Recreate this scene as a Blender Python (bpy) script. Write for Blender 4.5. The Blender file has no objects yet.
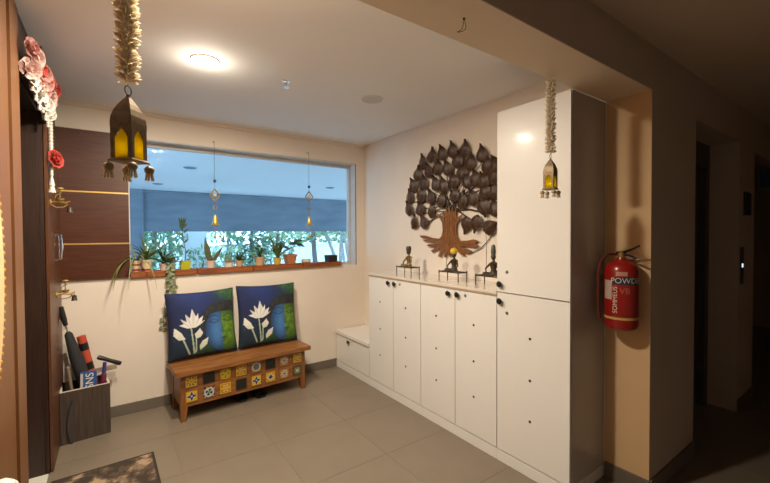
import bpy, bmesh, math, random
from mathutils import Vector, Matrix, noise
from mathutils.geometry import tessellate_polygon

S = bpy.context.scene
COL = S.collection
R_ = random.Random(7)
PI = math.pi

# ---------------------------------------------------------------- camera, world, exposure
FPX = 382.14                                   # focal length in pixels of a 770 x 483 image
CAM = Vector((0.0, 0.0, 1.55))
CF = Vector((0.5807182, 0.81386439, -0.0197767))
CR = Vector((0.81394992, -0.58091009, -0.00538529))
CU = Vector((0.01587138, 0.01296991, 0.99978992))
cam = bpy.data.objects.new('camera', bpy.data.cameras.new('camera'))
COL.objects.link(cam)
cam.matrix_world = Matrix(((CR.x, CU.x, -CF.x, CAM.x), (CR.y, CU.y, -CF.y, CAM.y),
                           (CR.z, CU.z, -CF.z, CAM.z), (0, 0, 0, 1)))
cam.data.sensor_width = 36.0
cam.data.lens = FPX / 770 * 36.0
cam.data.clip_start = 0.02
S.camera = cam

world = bpy.data.worlds.new('sky')
S.world = world
world.use_nodes = True
bgn = world.node_tree.nodes['Background']
bgn.inputs['Color'].default_value = (0.39, 0.66, 1.0, 1)
bgn.inputs['Strength'].default_value = 6.5

S.view_settings.view_transform = 'Standard'
S.view_settings.look = 'None'
S.view_settings.exposure = 0.0
S.view_settings.gamma = 1.0
S.view_settings.use_curve_mapping = False

LAMP_COLOR = (1.0, 0.88, 0.71)
LAMP_A, LAMP_B = 49.0, 43.0                    # watts of the two ceiling downlights

# room measures (metres; camera height 1.55)
XL, XR, YB, ZC = -0.354, 2.53, 3.987, 2.63
XF = 2.125                                     # cabinet fronts
YE, YI, ZBM = 0.903, 1.152, 2.37               # corridor face and room face of the beam, its underside

def ray(px, py):
    return CF + CR * ((px - 385) / FPX) - CU * ((py - 241.5) / FPX)
def onx(px, py, v):
    d = ray(px, py); return CAM + d * ((v - CAM.x) / d.x)
def ony(px, py, v):
    d = ray(px, py); return CAM + d * ((v - CAM.y) / d.y)
def onz(px, py, v):
    d = ray(px, py); return CAM + d * ((v - CAM.z) / d.z)

# ---------------------------------------------------------------- materials
def lin(c):
    return tuple(((v / 255) / 12.92 if v / 255 <= 0.04045 else ((v / 255 + 0.055) / 1.055) ** 2.4) for v in c)
MATS = {}
def mat(name, rgb, rough=0.6, metal=0.0, var=0.12, scale=8.0, bump=0.0, bscale=None, stretch=None, spec=0.5,
        coat=0.0, rgb2=None, emit=0.0, trans=0.0):
    if name in MATS: return MATS[name]
    m = bpy.data.materials.new(name); m.use_nodes = True
    nt = m.node_tree; n = nt.nodes; l = nt.links
    b = n['Principled BSDF']
    c = lin(rgb) if max(rgb) > 1.001 else tuple(rgb)
    c2 = (lin(rgb2) if max(rgb2) > 1.001 else rgb2) if rgb2 else tuple(v * (1 - var) for v in c)
    tc = n.new('ShaderNodeTexCoord'); mp = n.new('ShaderNodeMapping')
    l.new(tc.outputs['Object'], mp.inputs['Vector'])
    if stretch: mp.inputs['Scale'].default_value = stretch
    nz = n.new('ShaderNodeTexNoise'); nz.inputs['Scale'].default_value = scale; nz.inputs['Detail'].default_value = 4
    l.new(mp.outputs['Vector'], nz.inputs['Vector'])
    cr = n.new('ShaderNodeValToRGB')
    cr.color_ramp.elements[0].position = 0.3; cr.color_ramp.elements[1].position = 0.7
    cr.color_ramp.elements[0].color = (*c2, 1); cr.color_ramp.elements[1].color = (*c, 1)
    l.new(nz.outputs['Fac'], cr.inputs['Fac']); l.new(cr.outputs['Color'], b.inputs['Base Color'])
    b.inputs['Roughness'].default_value = rough; b.inputs['Metallic'].default_value = metal
    b.inputs['Specular IOR Level'].default_value = spec
    b.inputs['Coat Weight'].default_value = coat; b.inputs['Coat Roughness'].default_value = 0.12
    if trans: b.inputs['Transmission Weight'].default_value = trans
    if emit:
        l.new(cr.outputs['Color'], b.inputs['Emission Color']); b.inputs['Emission Strength'].default_value = emit
    if bump:
        nb = n.new('ShaderNodeTexNoise'); nb.inputs['Scale'].default_value = bscale or scale * 3
        nb.inputs['Detail'].default_value = 5; l.new(mp.outputs['Vector'], nb.inputs['Vector'])
        bp = n.new('ShaderNodeBump'); bp.inputs['Strength'].default_value = bump; bp.inputs['Distance'].default_value = 0.01
        l.new(nb.outputs['Fac'], bp.inputs['Height']); l.new(bp.outputs['Normal'], b.inputs['Normal'])
    MATS[name] = m
    return m

def painted(name, rough=0.75, sheen=0.0, bump=0.0):
    """material whose flat print comes from the mesh colour attribute 'Col'"""
    if name in MATS: return MATS[name]
    m = bpy.data.materials.new(name); m.use_nodes = True
    n = m.node_tree.nodes; l = m.node_tree.links; b = n['Principled BSDF']
    a = n.new('ShaderNodeVertexColor'); a.layer_name = 'Col'
    l.new(a.outputs['Color'], b.inputs['Base Color']); b.inputs['Roughness'].default_value = rough
    if bump:
        tc = n.new('ShaderNodeTexCoord'); nb = n.new('ShaderNodeTexNoise'); nb.inputs['Scale'].default_value = 9
        l.new(tc.outputs['Object'], nb.inputs['Vector'])
        bp = n.new('ShaderNodeBump'); bp.inputs['Strength'].default_value = bump; bp.inputs['Distance'].default_value = 0.02
        l.new(nb.outputs['Fac'], bp.inputs['Height']); l.new(bp.outputs['Normal'], b.inputs['Normal'])
    MATS[name] = m
    return m

def pane_mat(name, tint, gloss=0.08):
    m = bpy.data.materials.new(name); m.use_nodes = True
    nt = m.node_tree; nt.nodes.clear(); n = nt.nodes; l = nt.links
    o = n.new('ShaderNodeOutputMaterial'); mx = n.new('ShaderNodeMixShader')
    t = n.new('ShaderNodeBsdfTransparent'); g = n.new('ShaderNodeBsdfGlossy')
    nz = n.new('ShaderNodeTexNoise'); nz.inputs['Scale'].default_value = 2
    mr = n.new('ShaderNodeMapRange'); mr.inputs['To Min'].default_value = 0.01; mr.inputs['To Max'].default_value = 0.03
    l.new(nz.outputs['Fac'], mr.inputs['Value']); l.new(mr.outputs['Result'], g.inputs['Roughness'])
    t.inputs['Color'].default_value = (*tint, 1); mx.inputs['Fac'].default_value = gloss
    l.new(t.outputs[0], mx.inputs[1]); l.new(g.outputs[0], mx.inputs[2]); l.new(mx.outputs[0], o.inputs['Surface'])
    MATS[name] = m
    return m

def emit_mat(name, rgb, strength):
    m = bpy.data.materials.new(name); m.use_nodes = True
    b = m.node_tree.nodes['Principled BSDF']
    b.inputs['Base Color'].default_value = (*rgb, 1)
    b.inputs['Emission Color'].default_value = (*rgb, 1); b.inputs['Emission Strength'].default_value = strength
    MATS[name] = m
    return m

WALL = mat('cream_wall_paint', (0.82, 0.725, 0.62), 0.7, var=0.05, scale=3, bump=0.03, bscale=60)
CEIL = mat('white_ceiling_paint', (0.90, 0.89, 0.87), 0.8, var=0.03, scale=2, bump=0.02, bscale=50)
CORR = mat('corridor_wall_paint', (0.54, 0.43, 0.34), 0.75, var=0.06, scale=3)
TILE = mat('grey_floor_tile', (0.215, 0.170, 0.122), 0.38, var=0.10, scale=5, bump=0.01, bscale=40)
GROUT = mat('floor_grout', (0.20, 0.158, 0.113), 0.7)
SKIRT = mat('dark_skirting_tile', (0.17, 0.14, 0.11), 0.4, var=0.12, scale=6)
WHITE = mat('white_laminate', (0.77, 0.745, 0.70), 0.36, var=0.02, scale=2, coat=0.10)
EDGE = mat('beige_edge_band', (0.42, 0.30, 0.21), 0.5)
MARBLE = mat('pale_glossy_top', (0.70, 0.64, 0.54), 0.10, var=0.05, scale=4, coat=0.6)
BLACK = mat('black_plastic', (0.012, 0.012, 0.013), 0.4)
STEEL = mat('brushed_steel', (0.55, 0.53, 0.50), 0.35, metal=1.0)
CHROME = mat('chrome', (0.8, 0.78, 0.75), 0.12, metal=1.0)
DWOOD = mat('dark_wenge_veneer', (88, 44, 21), 0.42, scale=5, stretch=(1.2, 1.2, 22), rgb2=(66, 30, 14), bump=0.04)
DWOODV = mat('dark_brown_veneer', (58, 36, 25), 0.45, scale=5, stretch=(14, 14, 0.8), rgb2=(40, 24, 17))
MWOOD = mat('brown_teak_frame', (128, 84, 45), 0.4, scale=6, stretch=(16, 16, 0.6), rgb2=(108, 68, 35), bump=0.03)
GOLD = mat('gold_strip', (0.75, 0.50, 0.14), 0.35, metal=0.6)
HONEY = mat('honey_mango_wood', (158, 106, 56), 0.45, scale=4, stretch=(1.5, 12, 12), rgb2=(112, 68, 32), bump=0.08)
HONEYV = mat('honey_wood_upright', (148, 96, 48), 0.45, scale=4, stretch=(12, 12, 1.5), rgb2=(108, 62, 28), bump=0.08)
LEDGE = mat('orange_brown_ledge_wood', (158, 88, 38), 0.55, scale=4, stretch=(1.5, 14, 14), rgb2=(116, 58, 24), bump=0.1)
ALU = mat('grey_aluminium', (0.60, 0.57, 0.53), 0.5)
BRASS = mat('antique_brass', (0.46, 0.31, 0.12), 0.45, metal=0.45, rgb2=(0.26, 0.17, 0.07), scale=25)
BRONZE = mat('dark_bronze', (0.10, 0.075, 0.05), 0.45, metal=0.4, rgb2=(0.05, 0.035, 0.025), scale=30)
LANT = mat('aged_lantern_brass', (0.30, 0.21, 0.11), 0.5, metal=0.3, rgb2=(0.17, 0.12, 0.07), scale=60)
COPPER = mat('copper_brown_metal', (146, 94, 40), 0.5, metal=0.0, rgb2=(100, 60, 24), scale=12, stretch=(1, 6, 1.5))
LEAFM = mat('brown_metal_leaf', (92, 64, 42), 0.42, metal=0.0, spec=0.35, rgb2=(42, 29, 21), scale=22, stretch=(1, 3, 1), bump=0.15, bscale=30)

# ---------------------------------------------------------------- mesh helpers
class MB:
    """collects shapes into one mesh"""
    def __init__(self): self.bm = bmesh.new()
    def box(self, x0, x1, y0, y1, z0, z1, m=None):
        vs = [self.bm.verts.new(v) for v in ((x0,y0,z0),(x1,y0,z0),(x1,y1,z0),(x0,y1,z0),(x0,y0,z1),(x1,y0,z1),(x1,y1,z1),(x0,y1,z1))]
        if m is not None:
            for v in vs: v.co = m @ v.co
        for f in ((3,2,1,0),(4,5,6,7),(0,1,5,4),(1,2,6,5),(2,3,7,6),(3,0,4,7)): self.bm.faces.new([vs[i] for i in f])
        return self
    def rings(self, rings, cap=True, closed=True):
        R = [[self.bm.verts.new(p) for p in r] for r in rings]
        n = len(R[0])
        for a, b in zip(R, R[1:]):
            for i in range(n if closed else n - 1):
                j = (i + 1) % n
                self.bm.faces.new((a[i], a[j], b[j], b[i]))
        if cap and closed:
            self.bm.faces.new(list(reversed(R[0]))); self.bm.faces.new(R[-1])
        return self
    def tube(self, pts, r, n=8, cap=True):
        pts = [Vector(p) for p in pts]
        rs = r if isinstance(r, (list, tuple)) else [r] * len(pts)
        up = None; out = []
        for i, p in enumerate(pts):
            t = (pts[min(i + 1, len(pts) - 1)] - pts[max(i - 1, 0)]).normalized()
            if up is None:
                up = Vector((0, 0, 1)) if abs(t.z) < 0.9 else Vector((1, 0, 0))
            u = (up - t * up.dot(t)).normalized(); w = t.cross(u); up = u
            out.append([p + (u * math.cos(2*PI*k/n) + w * math.sin(2*PI*k/n)) * rs[i] for k in range(n)])
        return self.rings(out, cap)
    def lathe(self, prof, n=20, c=(0, 0, 0), m=None, cap=True):
        c = Vector(c); out = []
        for r, z in prof:
            ring = [Vector((r*math.cos(2*PI*k/n), r*math.sin(2*PI*k/n), z)) + c for k in range(n)]
            out.append([m @ p for p in ring] if m is not None else ring)
        return self.rings(out, cap)
    def ball(self, c, r, n=10, sz=(1, 1, 1)):
        c = Vector(c)
        k = max(4, n // 2); out = []
        for i in range(k + 1):
            a = PI * (i + 0.08) / (k + 0.16) - PI / 2
            out.append([c + Vector((r*math.cos(a)*math.cos(2*PI*j/n)*sz[0], r*math.cos(a)*math.sin(2*PI*j/n)*sz[1], r*math.sin(a)*sz[2])) for j in range(n)])
        return self.rings(out)
    def prism(self, pts, off):
        """extruded polygon: pts are 3-D and in one plane, off is the thickness vector"""
        off = Vector(off)
        a = [self.bm.verts.new(p) for p in pts]; b = [self.bm.verts.new(Vector(p) + off) for p in pts]
        n = len(a)
        for t in tessellate_polygon([[Vector(p) for p in pts]]):
            self.bm.faces.new([a[i] for i in t]); self.bm.faces.new([b[i] for i in reversed(t)])
        for i in range(n): self.bm.faces.new((a[i], b[i], b[(i+1) % n], a[(i+1) % n]))
        return self
    def sheet(self, rows):
        return self.rings(rows, cap=False, closed=False)
    def xf(self, m):
        bmesh.ops.transform(self.bm, matrix=m, verts=self.bm.verts); return self
    def mesh(self, name, material, smooth=False, bevel=0.0, seg=2):
        if bevel:
            es = [e for e in self.bm.edges if len(e.link_faces) == 2 and e.calc_face_angle(0) > 0.6]
            bmesh.ops.bevel(self.bm, geom=es, offset=bevel, segments=seg, affect='EDGES', profile=0.5)
        bmesh.ops.recalc_face_normals(self.bm, faces=self.bm.faces)
        me = bpy.data.meshes.new(name); self.bm.to_mesh(me); self.bm.free()
        if material: me.materials.append(material)
        if smooth:
            for p in me.polygons: p.use_smooth = True
            if smooth != 'all': me.set_sharp_from_angle(angle=0.7)
        return me
    def build(self, name, material, parent=None, smooth=False, bevel=0.0, **k):
        return put(name, self.mesh(name, material, smooth, bevel, **k), parent)

def put(name, me, parent=None):
    o = bpy.data.objects.new(name, me); COL.objects.link(o)
    if parent is not None: o.parent = parent
    return o
def tag(o, label, cat, group=None, kind=None):
    o['label'] = label; o['category'] = cat
    if group: o['group'] = group
    if kind: o['kind'] = kind
    return o
def thing(name, label, cat, loc=(0, 0, 0), rz=0.0, group=None):
    o = put(name, None); o.location = loc; o.rotation_euler = (0, 0, rz); o.empty_display_size = 0.1
    return tag(o, label, cat, group)
def struct(o, label, cat):
    return tag(o, label, cat, kind='structure')
def box(name, x0, x1, y0, y1, z0, z1, m, parent=None, bevel=0.0):
    return MB().box(x0, x1, y0, y1, z0, z1).build(name, m, parent, bevel=bevel)
def copy_tree(o, parent=None):
    c = o.copy(); COL.objects.link(c); c.parent = parent
    for ch in list(o.children): copy_tree(ch, c)
    return c
def text_mesh(s, size, extrude=0.0):
    cu = bpy.data.curves.new('lettering', 'FONT'); cu.body = s; cu.size = size; cu.extrude = extrude
    cu.align_x = 'CENTER'; cu.align_y = 'CENTER'
    o = bpy.data.objects.new('lettering', cu); COL.objects.link(o)
    bpy.context.view_layer.update()
    me = bpy.data.meshes.new_from_object(o.evaluated_get(bpy.context.evaluated_depsgraph_get()))
    bpy.data.objects.remove(o)
    return me
def rot(axis, a): return Matrix.Rotation(a, 4, axis)
def tr(*v): return Matrix.Translation(Vector(v))

# ================================================================ THE SETTING
# ---- floor of 0.6 m tiles
fl = box('floor', -1.6, 8.6, -1.5, 4.10, -0.12, -0.0022, GROUT); struct(fl, 'grey tiled floor of the lobby and corridor', 'floor')
tme = {}
xs = [0.35 + 0.6*k for k in range(-4, 15)]; ys = [1.567 + 0.6*k for k in range(-6, 6)]
for i in range(len(xs)-1):
    for j in range(len(ys)-1):
        x0, x1 = max(xs[i], -1.6), min(xs[i+1], 8.6); y0, y1 = max(ys[j], -1.5), min(ys[j+1], YB)
        if x1 - x0 < 0.05 or y1 - y0 < 0.05 or x1 < XL - 0.5 and y0 > 1.2 or (x0 > XR and y0 > YE + 0.6): continue
        key = (round(x1-x0, 3), round(y1-y0, 3))
        if key not in tme:
            w, d = (x1-x0)/2 - 0.0009, (y1-y0)/2 - 0.0009
            tme[key] = MB().box(-w, w, -d, d, -0.0021, 0.0).mesh('tile', TILE)
        t = put('tile', tme[key], fl); t.location = ((x0+x1)/2, (y0+y1)/2, R_.uniform(-0.0003, 0.0))

# ---- ceilings
struct(box('ceiling', -0.75, XR + 0.12, YI, YB, ZC, ZC + 0.12, CEIL), 'white ceiling over the lobby', 'ceiling')
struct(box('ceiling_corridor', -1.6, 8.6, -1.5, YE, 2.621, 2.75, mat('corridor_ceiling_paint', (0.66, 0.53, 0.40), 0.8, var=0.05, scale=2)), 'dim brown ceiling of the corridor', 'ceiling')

# ---- back wall with the window opening
WX0, WX1, WZ0, WZ1 = 0.12, 2.405, 1.178, 2.40
wb = MB()
wb.box(XL - 0.4, XR + 0.12, YB, 4.20, -0.05, WZ0); wb.box(XL - 0.4, XR + 0.12, YB, 4.20, WZ1, ZC + 0.12)
wb.box(XL - 0.4, WX0, YB, 4.20, WZ0, WZ1); wb.box(WX1, XR + 0.12, YB, 4.20, WZ0, WZ1)
struct(wb.build('wall_back', WALL), 'cream wall behind the wooden bench with the wide window', 'wall')
struct(box('trim_1', XL, XR, YB - 0.018, YB, ZC - 0.03, ZC, WALL, bevel=0.006), 'thin cream cornice along the top of the window wall', 'trim')
# ---- right wall
struct(box('wall_right', XR, XR + 0.12, YI, YB, -0.05, ZC, WALL), 'cream wall behind the cabinets and the metal tree', 'wall')
PIL = mat('warm_lit_pillar_paint', (0.74, 0.50, 0.27), 0.65, var=0.05, scale=3)  # wall paint turned orange, stands in for the warm light here
struct(box('wall_pillar', XR, XR + 0.12, YE + 0.001, YI, -0.05, ZC, PIL), 'narrow warm tinted wall carrying the fire extinguisher', 'wall')
# ---- front wall: the beam over the opening, the corridor wall and its lift opening
LX0, LX1, LZ1, WEND = 3.27, 4.36, 2.32, 4.87
wf = MB()
wf.box(-1.6, XR, YE, YI, ZBM, ZC + 0.12)
wf.box(XR + 0.0006, LX0, YE, YE + 0.03, -0.05, ZC); wf.box(LX0, LX1, YE, YE + 0.03, LZ1, ZC); wf.box(LX1, WEND, YE, YE + 0.03, -0.05, ZC)
wf.box(LX0 - 0.06, LX0, YE + 0.03, YE + 0.30, -0.05, ZC); wf.box(LX1, LX1 + 0.06, YE + 0.03, YE + 0.30, -0.05, ZC)
wf.box(LX0, LX1, YE + 0.03, YE + 0.30, LZ1, LZ1 + 0.06)
wf.box(WEND - 0.03, WEND, YE + 0.03, YE + 2.2, -0.05, ZC)
wf.box(WEND, 8.6, YE, YE + 0.1, 2.28, 2.75)
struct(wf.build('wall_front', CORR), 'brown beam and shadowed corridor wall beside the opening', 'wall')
# beam underside and pillar face: cream paint, warm light put into the colour
struct(box('trim_2', XL, XR, YE + 0.001, YI, ZBM - 0.004, ZBM, mat('warm_lit_beam_paint', (0.84, 0.69, 0.51), 0.7, var=0.05, scale=3)), 'cream underside of the beam over the lobby opening', 'trim')
# ---- corridor shell
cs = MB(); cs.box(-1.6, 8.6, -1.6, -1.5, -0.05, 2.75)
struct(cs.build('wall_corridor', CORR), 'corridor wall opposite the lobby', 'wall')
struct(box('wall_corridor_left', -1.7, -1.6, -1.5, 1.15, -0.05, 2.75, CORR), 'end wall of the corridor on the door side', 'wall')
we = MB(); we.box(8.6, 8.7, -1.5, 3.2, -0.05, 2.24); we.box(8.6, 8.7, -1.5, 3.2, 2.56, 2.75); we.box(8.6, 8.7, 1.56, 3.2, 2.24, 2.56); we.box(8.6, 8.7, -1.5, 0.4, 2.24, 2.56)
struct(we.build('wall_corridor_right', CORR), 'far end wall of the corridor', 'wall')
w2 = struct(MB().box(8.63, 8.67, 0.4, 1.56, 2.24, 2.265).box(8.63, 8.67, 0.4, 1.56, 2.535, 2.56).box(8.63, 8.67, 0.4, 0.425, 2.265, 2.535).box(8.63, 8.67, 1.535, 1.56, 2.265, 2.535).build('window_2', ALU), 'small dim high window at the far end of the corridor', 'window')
box('pane', 8.645, 8.65, 0.425, 1.535, 2.265, 2.535, pane_mat('sky_dimming_glass', (0.018, 0.018, 0.016), 0.05), w2)  # near-black tint added to dim the strong sky behind the pane
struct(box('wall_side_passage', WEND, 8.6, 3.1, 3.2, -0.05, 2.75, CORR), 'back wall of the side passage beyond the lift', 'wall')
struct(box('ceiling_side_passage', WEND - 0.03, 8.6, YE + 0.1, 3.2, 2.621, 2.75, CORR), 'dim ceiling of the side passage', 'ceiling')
# ---- left wall with the deep doorway
DY0, DY1, DZ1 = 2.51, 3.275, 2.36
wl = MB()
wl.box(XL - 0.40, XL - 0.02, YI - 0.25, 1.30, 0, ZC)
wl.box(XL - 0.40, XL - 0.02, DY1 + 0.001, YB, 0, ZC)
wl.box(XL - 0.40, XL - 0.02, 1.30, DY1 + 0.001, DZ1 + 0.02, ZC)
struct(wl.build('wall_left', DWOODV), 'dark wood clad wall around the entrance door', 'wall')
box('panel', XL - 0.02, XL, DY0, YB, DZ1 + 0.02, ZC, DWOODV, bpy.data.objects['wall_left'])
box('panel', XL - 0.02, XL - 0.001, DY1, YB, 0, DZ1 + 0.02, DWOODV, bpy.data.objects['wall_left'])
# near jamb of the doorway: light brown grooved teak
jb = MB(); jb.box(XL - 0.40, XL - 0.02, 1.30, DY0 - 0.001, 0, DZ1 + 0.02)
d1 = struct(jb.build('door_1', MWOOD), 'entrance doorway with a broad grooved teak frame', 'door')
for y0, y1, t in ((1.30, 1.86, 0.0), (1.875, 2.10, 0.006), (2.115, 2.28, 0.0), (2.295, 2.42, 0.008), (2.43, DY0 - 0.001, 0.004)):
    box('frame_board', XL - 0.02, XL + t, y0, y1, 0, ZC - 0.001, MWOOD, d1, bevel=0.003)
box('jamb', XL - 0.40, XL - 0.021, DY1 - 0.02, DY1, 0, DZ1, DWOODV, d1)
box('door_head', XL - 0.40, XL - 0.021, DY0, DY1 - 0.02, DZ1 - 0.02, DZ1, DWOODV, d1)
box('closed_leaf', XL - 0.36, XL - 0.32, DY0 + 0.01, DY1 - 0.03, 0.02, DZ1 - 0.03, DWOODV, d1)
box('threshold', XL - 0.40, XL - 0.005, DY0, DY1 - 0.02, 0.0005, 0.012, mat('white_marble_sill', (0.72, 0.68, 0.60), 0.3), d1)
# ---- outer door leaf folded flat against the wall, with its pull handle
d2 = struct(box('door_2', XL + 0.003, XL + 0.018, DY1 + 0.012, 3.96, 0.01, 2.30, mat('red_brown_door_veneer', (104, 64, 38), 0.4, scale=6, stretch=(16, 16, 0.6), rgb2=(82, 48, 28)), bevel=0.003), 'brown wooden door leaf folded back against the wall', 'door')
hd = MB(); hd.tube([(XL + 0.018, 3.58, 1.56), (XL + 0.05, 3.58, 1.555), (XL + 0.055, 3.58, 1.47), (XL + 0.05, 3.58, 1.385), (XL + 0.018, 3.58, 1.38)], [0.009, 0.011, 0.013, 0.011, 0.009], 10)
hd.build('pull_handle', CHROME, d2, smooth=True)
box('handle_plate', XL + 0.018, XL + 0.022, 3.555, 3.605, 1.36, 1.58, CHROME, d2, bevel=0.002)

# ---- skirting
struct(box('baseboard_back', XL, XF + 0.02, YB - 0.012, YB, 0, 0.09, SKIRT), 'dark tile skirting along the window wall', 'baseboard')
struct(box('baseboard_right', XR - 0.012, XR, YE, YI - 0.005, 0, 0.10, SKIRT), 'dark skirting below the fire extinguisher', 'baseboard')
bb = MB(); bb.box(XR, LX0, YE - 0.012, YE, 0, 0.10); bb.box(LX1, WEND, YE - 0.012, YE, 0, 0.10)
struct(bb.build('baseboard_corridor', SKIRT), 'dark skirting along the corridor wall', 'baseboard')

# ---- window: frame, glass and view behind
w1 = struct(MB().box(WX0, WX1, 4.098, 4.14, WZ1 - 0.045, WZ1).box(WX0, WX1, 4.098, 4.14, WZ0, WZ0 + 0.03)
            .box(WX1 - 0.022, WX1, 4.098, 4.14, WZ0 + 0.03, WZ1 - 0.045).box(WX0, WX0 + 0.012, 4.098, 4.14, WZ0 + 0.03, WZ1 - 0.045)
            .build('window_1', ALU), 'wide fixed window in a grey aluminium frame', 'window')
box('pane', WX0 + 0.012, WX1 - 0.022, 4.118, 4.122, WZ0 + 0.03, WZ1 - 0.045, pane_mat('window_glass', (0.95, 0.98, 1.0), 0.0015), w1)
box('gasket', WX1 + 0.001, WX1 + 0.009, YB - 0.004, YB - 0.0005, WZ0, WZ1, BLACK, w1)
box('head_lining', WX0, WX1 - 0.004, YB - 0.004, 4.098, WZ1 - 0.012, WZ1 - 0.0005, ALU, w1)
box('side_lining', WX1 - 0.004, WX1, YB - 0.004, 4.098, WZ0, WZ1 - 0.0005, ALU, w1)

# ---- dark wood cladding beside the window
cl = struct(box('trim_3', XL, WX0, YB - 0.008, YB, 1.19, 2.41, BLACK), 'dark wood wall cladding with gold lines beside the window', 'trim')
for z0, z1 in ((1.19, 1.476), (1.488, 1.902), (1.914, 2.41)):
    box('panel', XL + 0.001, WX0 - 0.001, YB - 0.028, YB - 0.008, z0, z1, DWOOD, cl, bevel=0.002)
for z in (1.482, 1.908):
    box('gold_strip', XL + 0.001, WX0 - 0.001, YB - 0.027, YB - 0.008, z - 0.006, z + 0.006, GOLD, cl)

# ---- lift doorway in the corridor
LIFT = mat('dark_lift_metal', (0.10, 0.09, 0.08), 0.4, metal=0.5)
d3 = struct(MB().box(LX0, LX0 + 0.10, YE + 0.2, YE + 0.3, 0, 2.12).box(LX1 - 0.10, LX1, YE + 0.2, YE + 0.3, 0, 2.12)
            .box(LX0, LX1, YE + 0.2, YE + 0.3, 2.12, LZ1).build('door_3', LIFT), 'recessed lift doorway in the dark corridor', 'door')
box('lift_leaf', LX0 + 0.10, (LX0 + LX1)/2 - 0.002, YE + 0.25, YE + 0.27, 0.01, 2.12, LIFT, d3)
box('lift_leaf', (LX0 + LX1)/2 + 0.002, LX1 - 0.10, YE + 0.25, YE + 0.27, 0.01, 2.12, LIFT, d3)

# ================================================================ OUTSIDE THE WINDOW
EXTC = mat('painted_soffit', (0.85, 0.86, 0.86), 0.8, var=0.03, scale=0.6)
struct(box('ceiling_outside', -9, 20, 4.20, 11.2, 2.66, 2.9, EXTC), 'pale blue lit soffit of the open level outside', 'ceiling')
struct(box('ground_outside', -40, 60, 4.20, 70, -0.3, -0.12, mat('outdoor_paving', (0.62, 0.60, 0.55), 0.9, scale=0.6)), 'pale paving outside the window', 'ground')
BL = mat('blue_grey_blind_cloth', (0.23, 0.27, 0.31), 0.85, var=0.25, scale=1.6, stretch=(0.7, 1, 3), bump=0.6, bscale=3.0)
BX0 = ony(143, 250, 11.0).x - 0.06 - 4
ob = thing('roller_blind', 'wide blue grey cloth blind hanging beyond the window', 'blind', (4, 11.0, 0))
rows = []
for k in range(9):
    z = 2.66 - (2.66 - 1.655) * k / 8
    rows.append([Vector((BX0 + (13 - BX0)*i/90, 0.02*math.sin(i*0.9 + 0.4*k) + 0.01*math.sin(2.3*i), z)) for i in range(91)])
MB().sheet(rows).build('cloth', BL, ob, smooth='all')
MB().tube([(BX0, 0, 1.66), (13, 0, 1.66)], 0.02, 8).build('bottom_bar', BL, ob)
MB().tube([(BX0, 0, 2.63), (13, 0, 2.63)], 0.03, 8).build('roller', BL, ob)
q = ony(143, 250, 11.0)
ob2 = thing('roller_blind', 'fully lowered blue grey blind next to the dark cladding', 'blind', (q.x, 10.90, 0))
rows = [[Vector((-9*(1 - i/40), 0.015*math.sin(i*0.9 + 0.4*k), 2.66 - 2.7*k/20)) for i in range(41)] for k in range(21)]
MB().sheet(rows).build('cloth', BL, ob2, smooth='all')
MB().tube([(-9, 0, -0.04), (0, 0, -0.04)], 0.02, 8).build('bottom_bar', ALU, ob2)
MB().tube([(0, 0, -0.1), (0, 0, 2.66)], 0.02, 8).build('guide_rail', BL, ob2)
p0, p1 = ony(183, 250, 14.0), ony(206, 250, 14.0)
o = thing('garden_wall_post', 'white square post standing among the garden trees', 'post', ((p0.x + p1.x)/2, 14.0, 0))
wpost = mat('white_render', (0.62, 0.64, 0.62), 0.8, var=0.15, scale=1.5)
hw = (p1.x - p0.x)/2
box('shaft', -hw, hw, -0.2, 0.2, -0.12, 2.4, wpost, o); box('cap', -hw - 0.05, hw + 0.05, -0.25, 0.25, 2.4, 2.5, wpost, o)
gw = thing('garden_wall', 'long low white boundary wall behind the trees', 'wall', (12, 20, 0))
box('wall_body', -14, 14, -0.1, 0.1, -0.12, 0.95, wpost, gw); box('coping', -14, 14, -0.15, 0.15, 0.95, 1.03, wpost, gw)
for px, py, lb in ((190, 168, 'dark round fitting on the soffit outside left of a chime'), (330, 188, 'dark round fitting on the soffit outside beside the frame'), (158, 184, 'dark round fitting on the soffit outside by the cladding')):
    q = onz(px, py, 2.65); lt = thing('ceiling_fitting', lb.replace(' left of a chime', ' above the sword plant'), 'fitting', (q.x, q.y, 2.66), group='fittings on the outside soffit')
    MB().lathe([(0.10, -0.012), (0.10, 0)], 16).build('rim', mat('grey_fitting', (0.30, 0.36, 0.42), 0.6), lt)
    MB().lathe([(0.07, -0.02), (0.085, -0.012)], 16).build('lens', mat('dark_fitting', (0.16, 0.2, 0.25), 0.4), lt)

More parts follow.
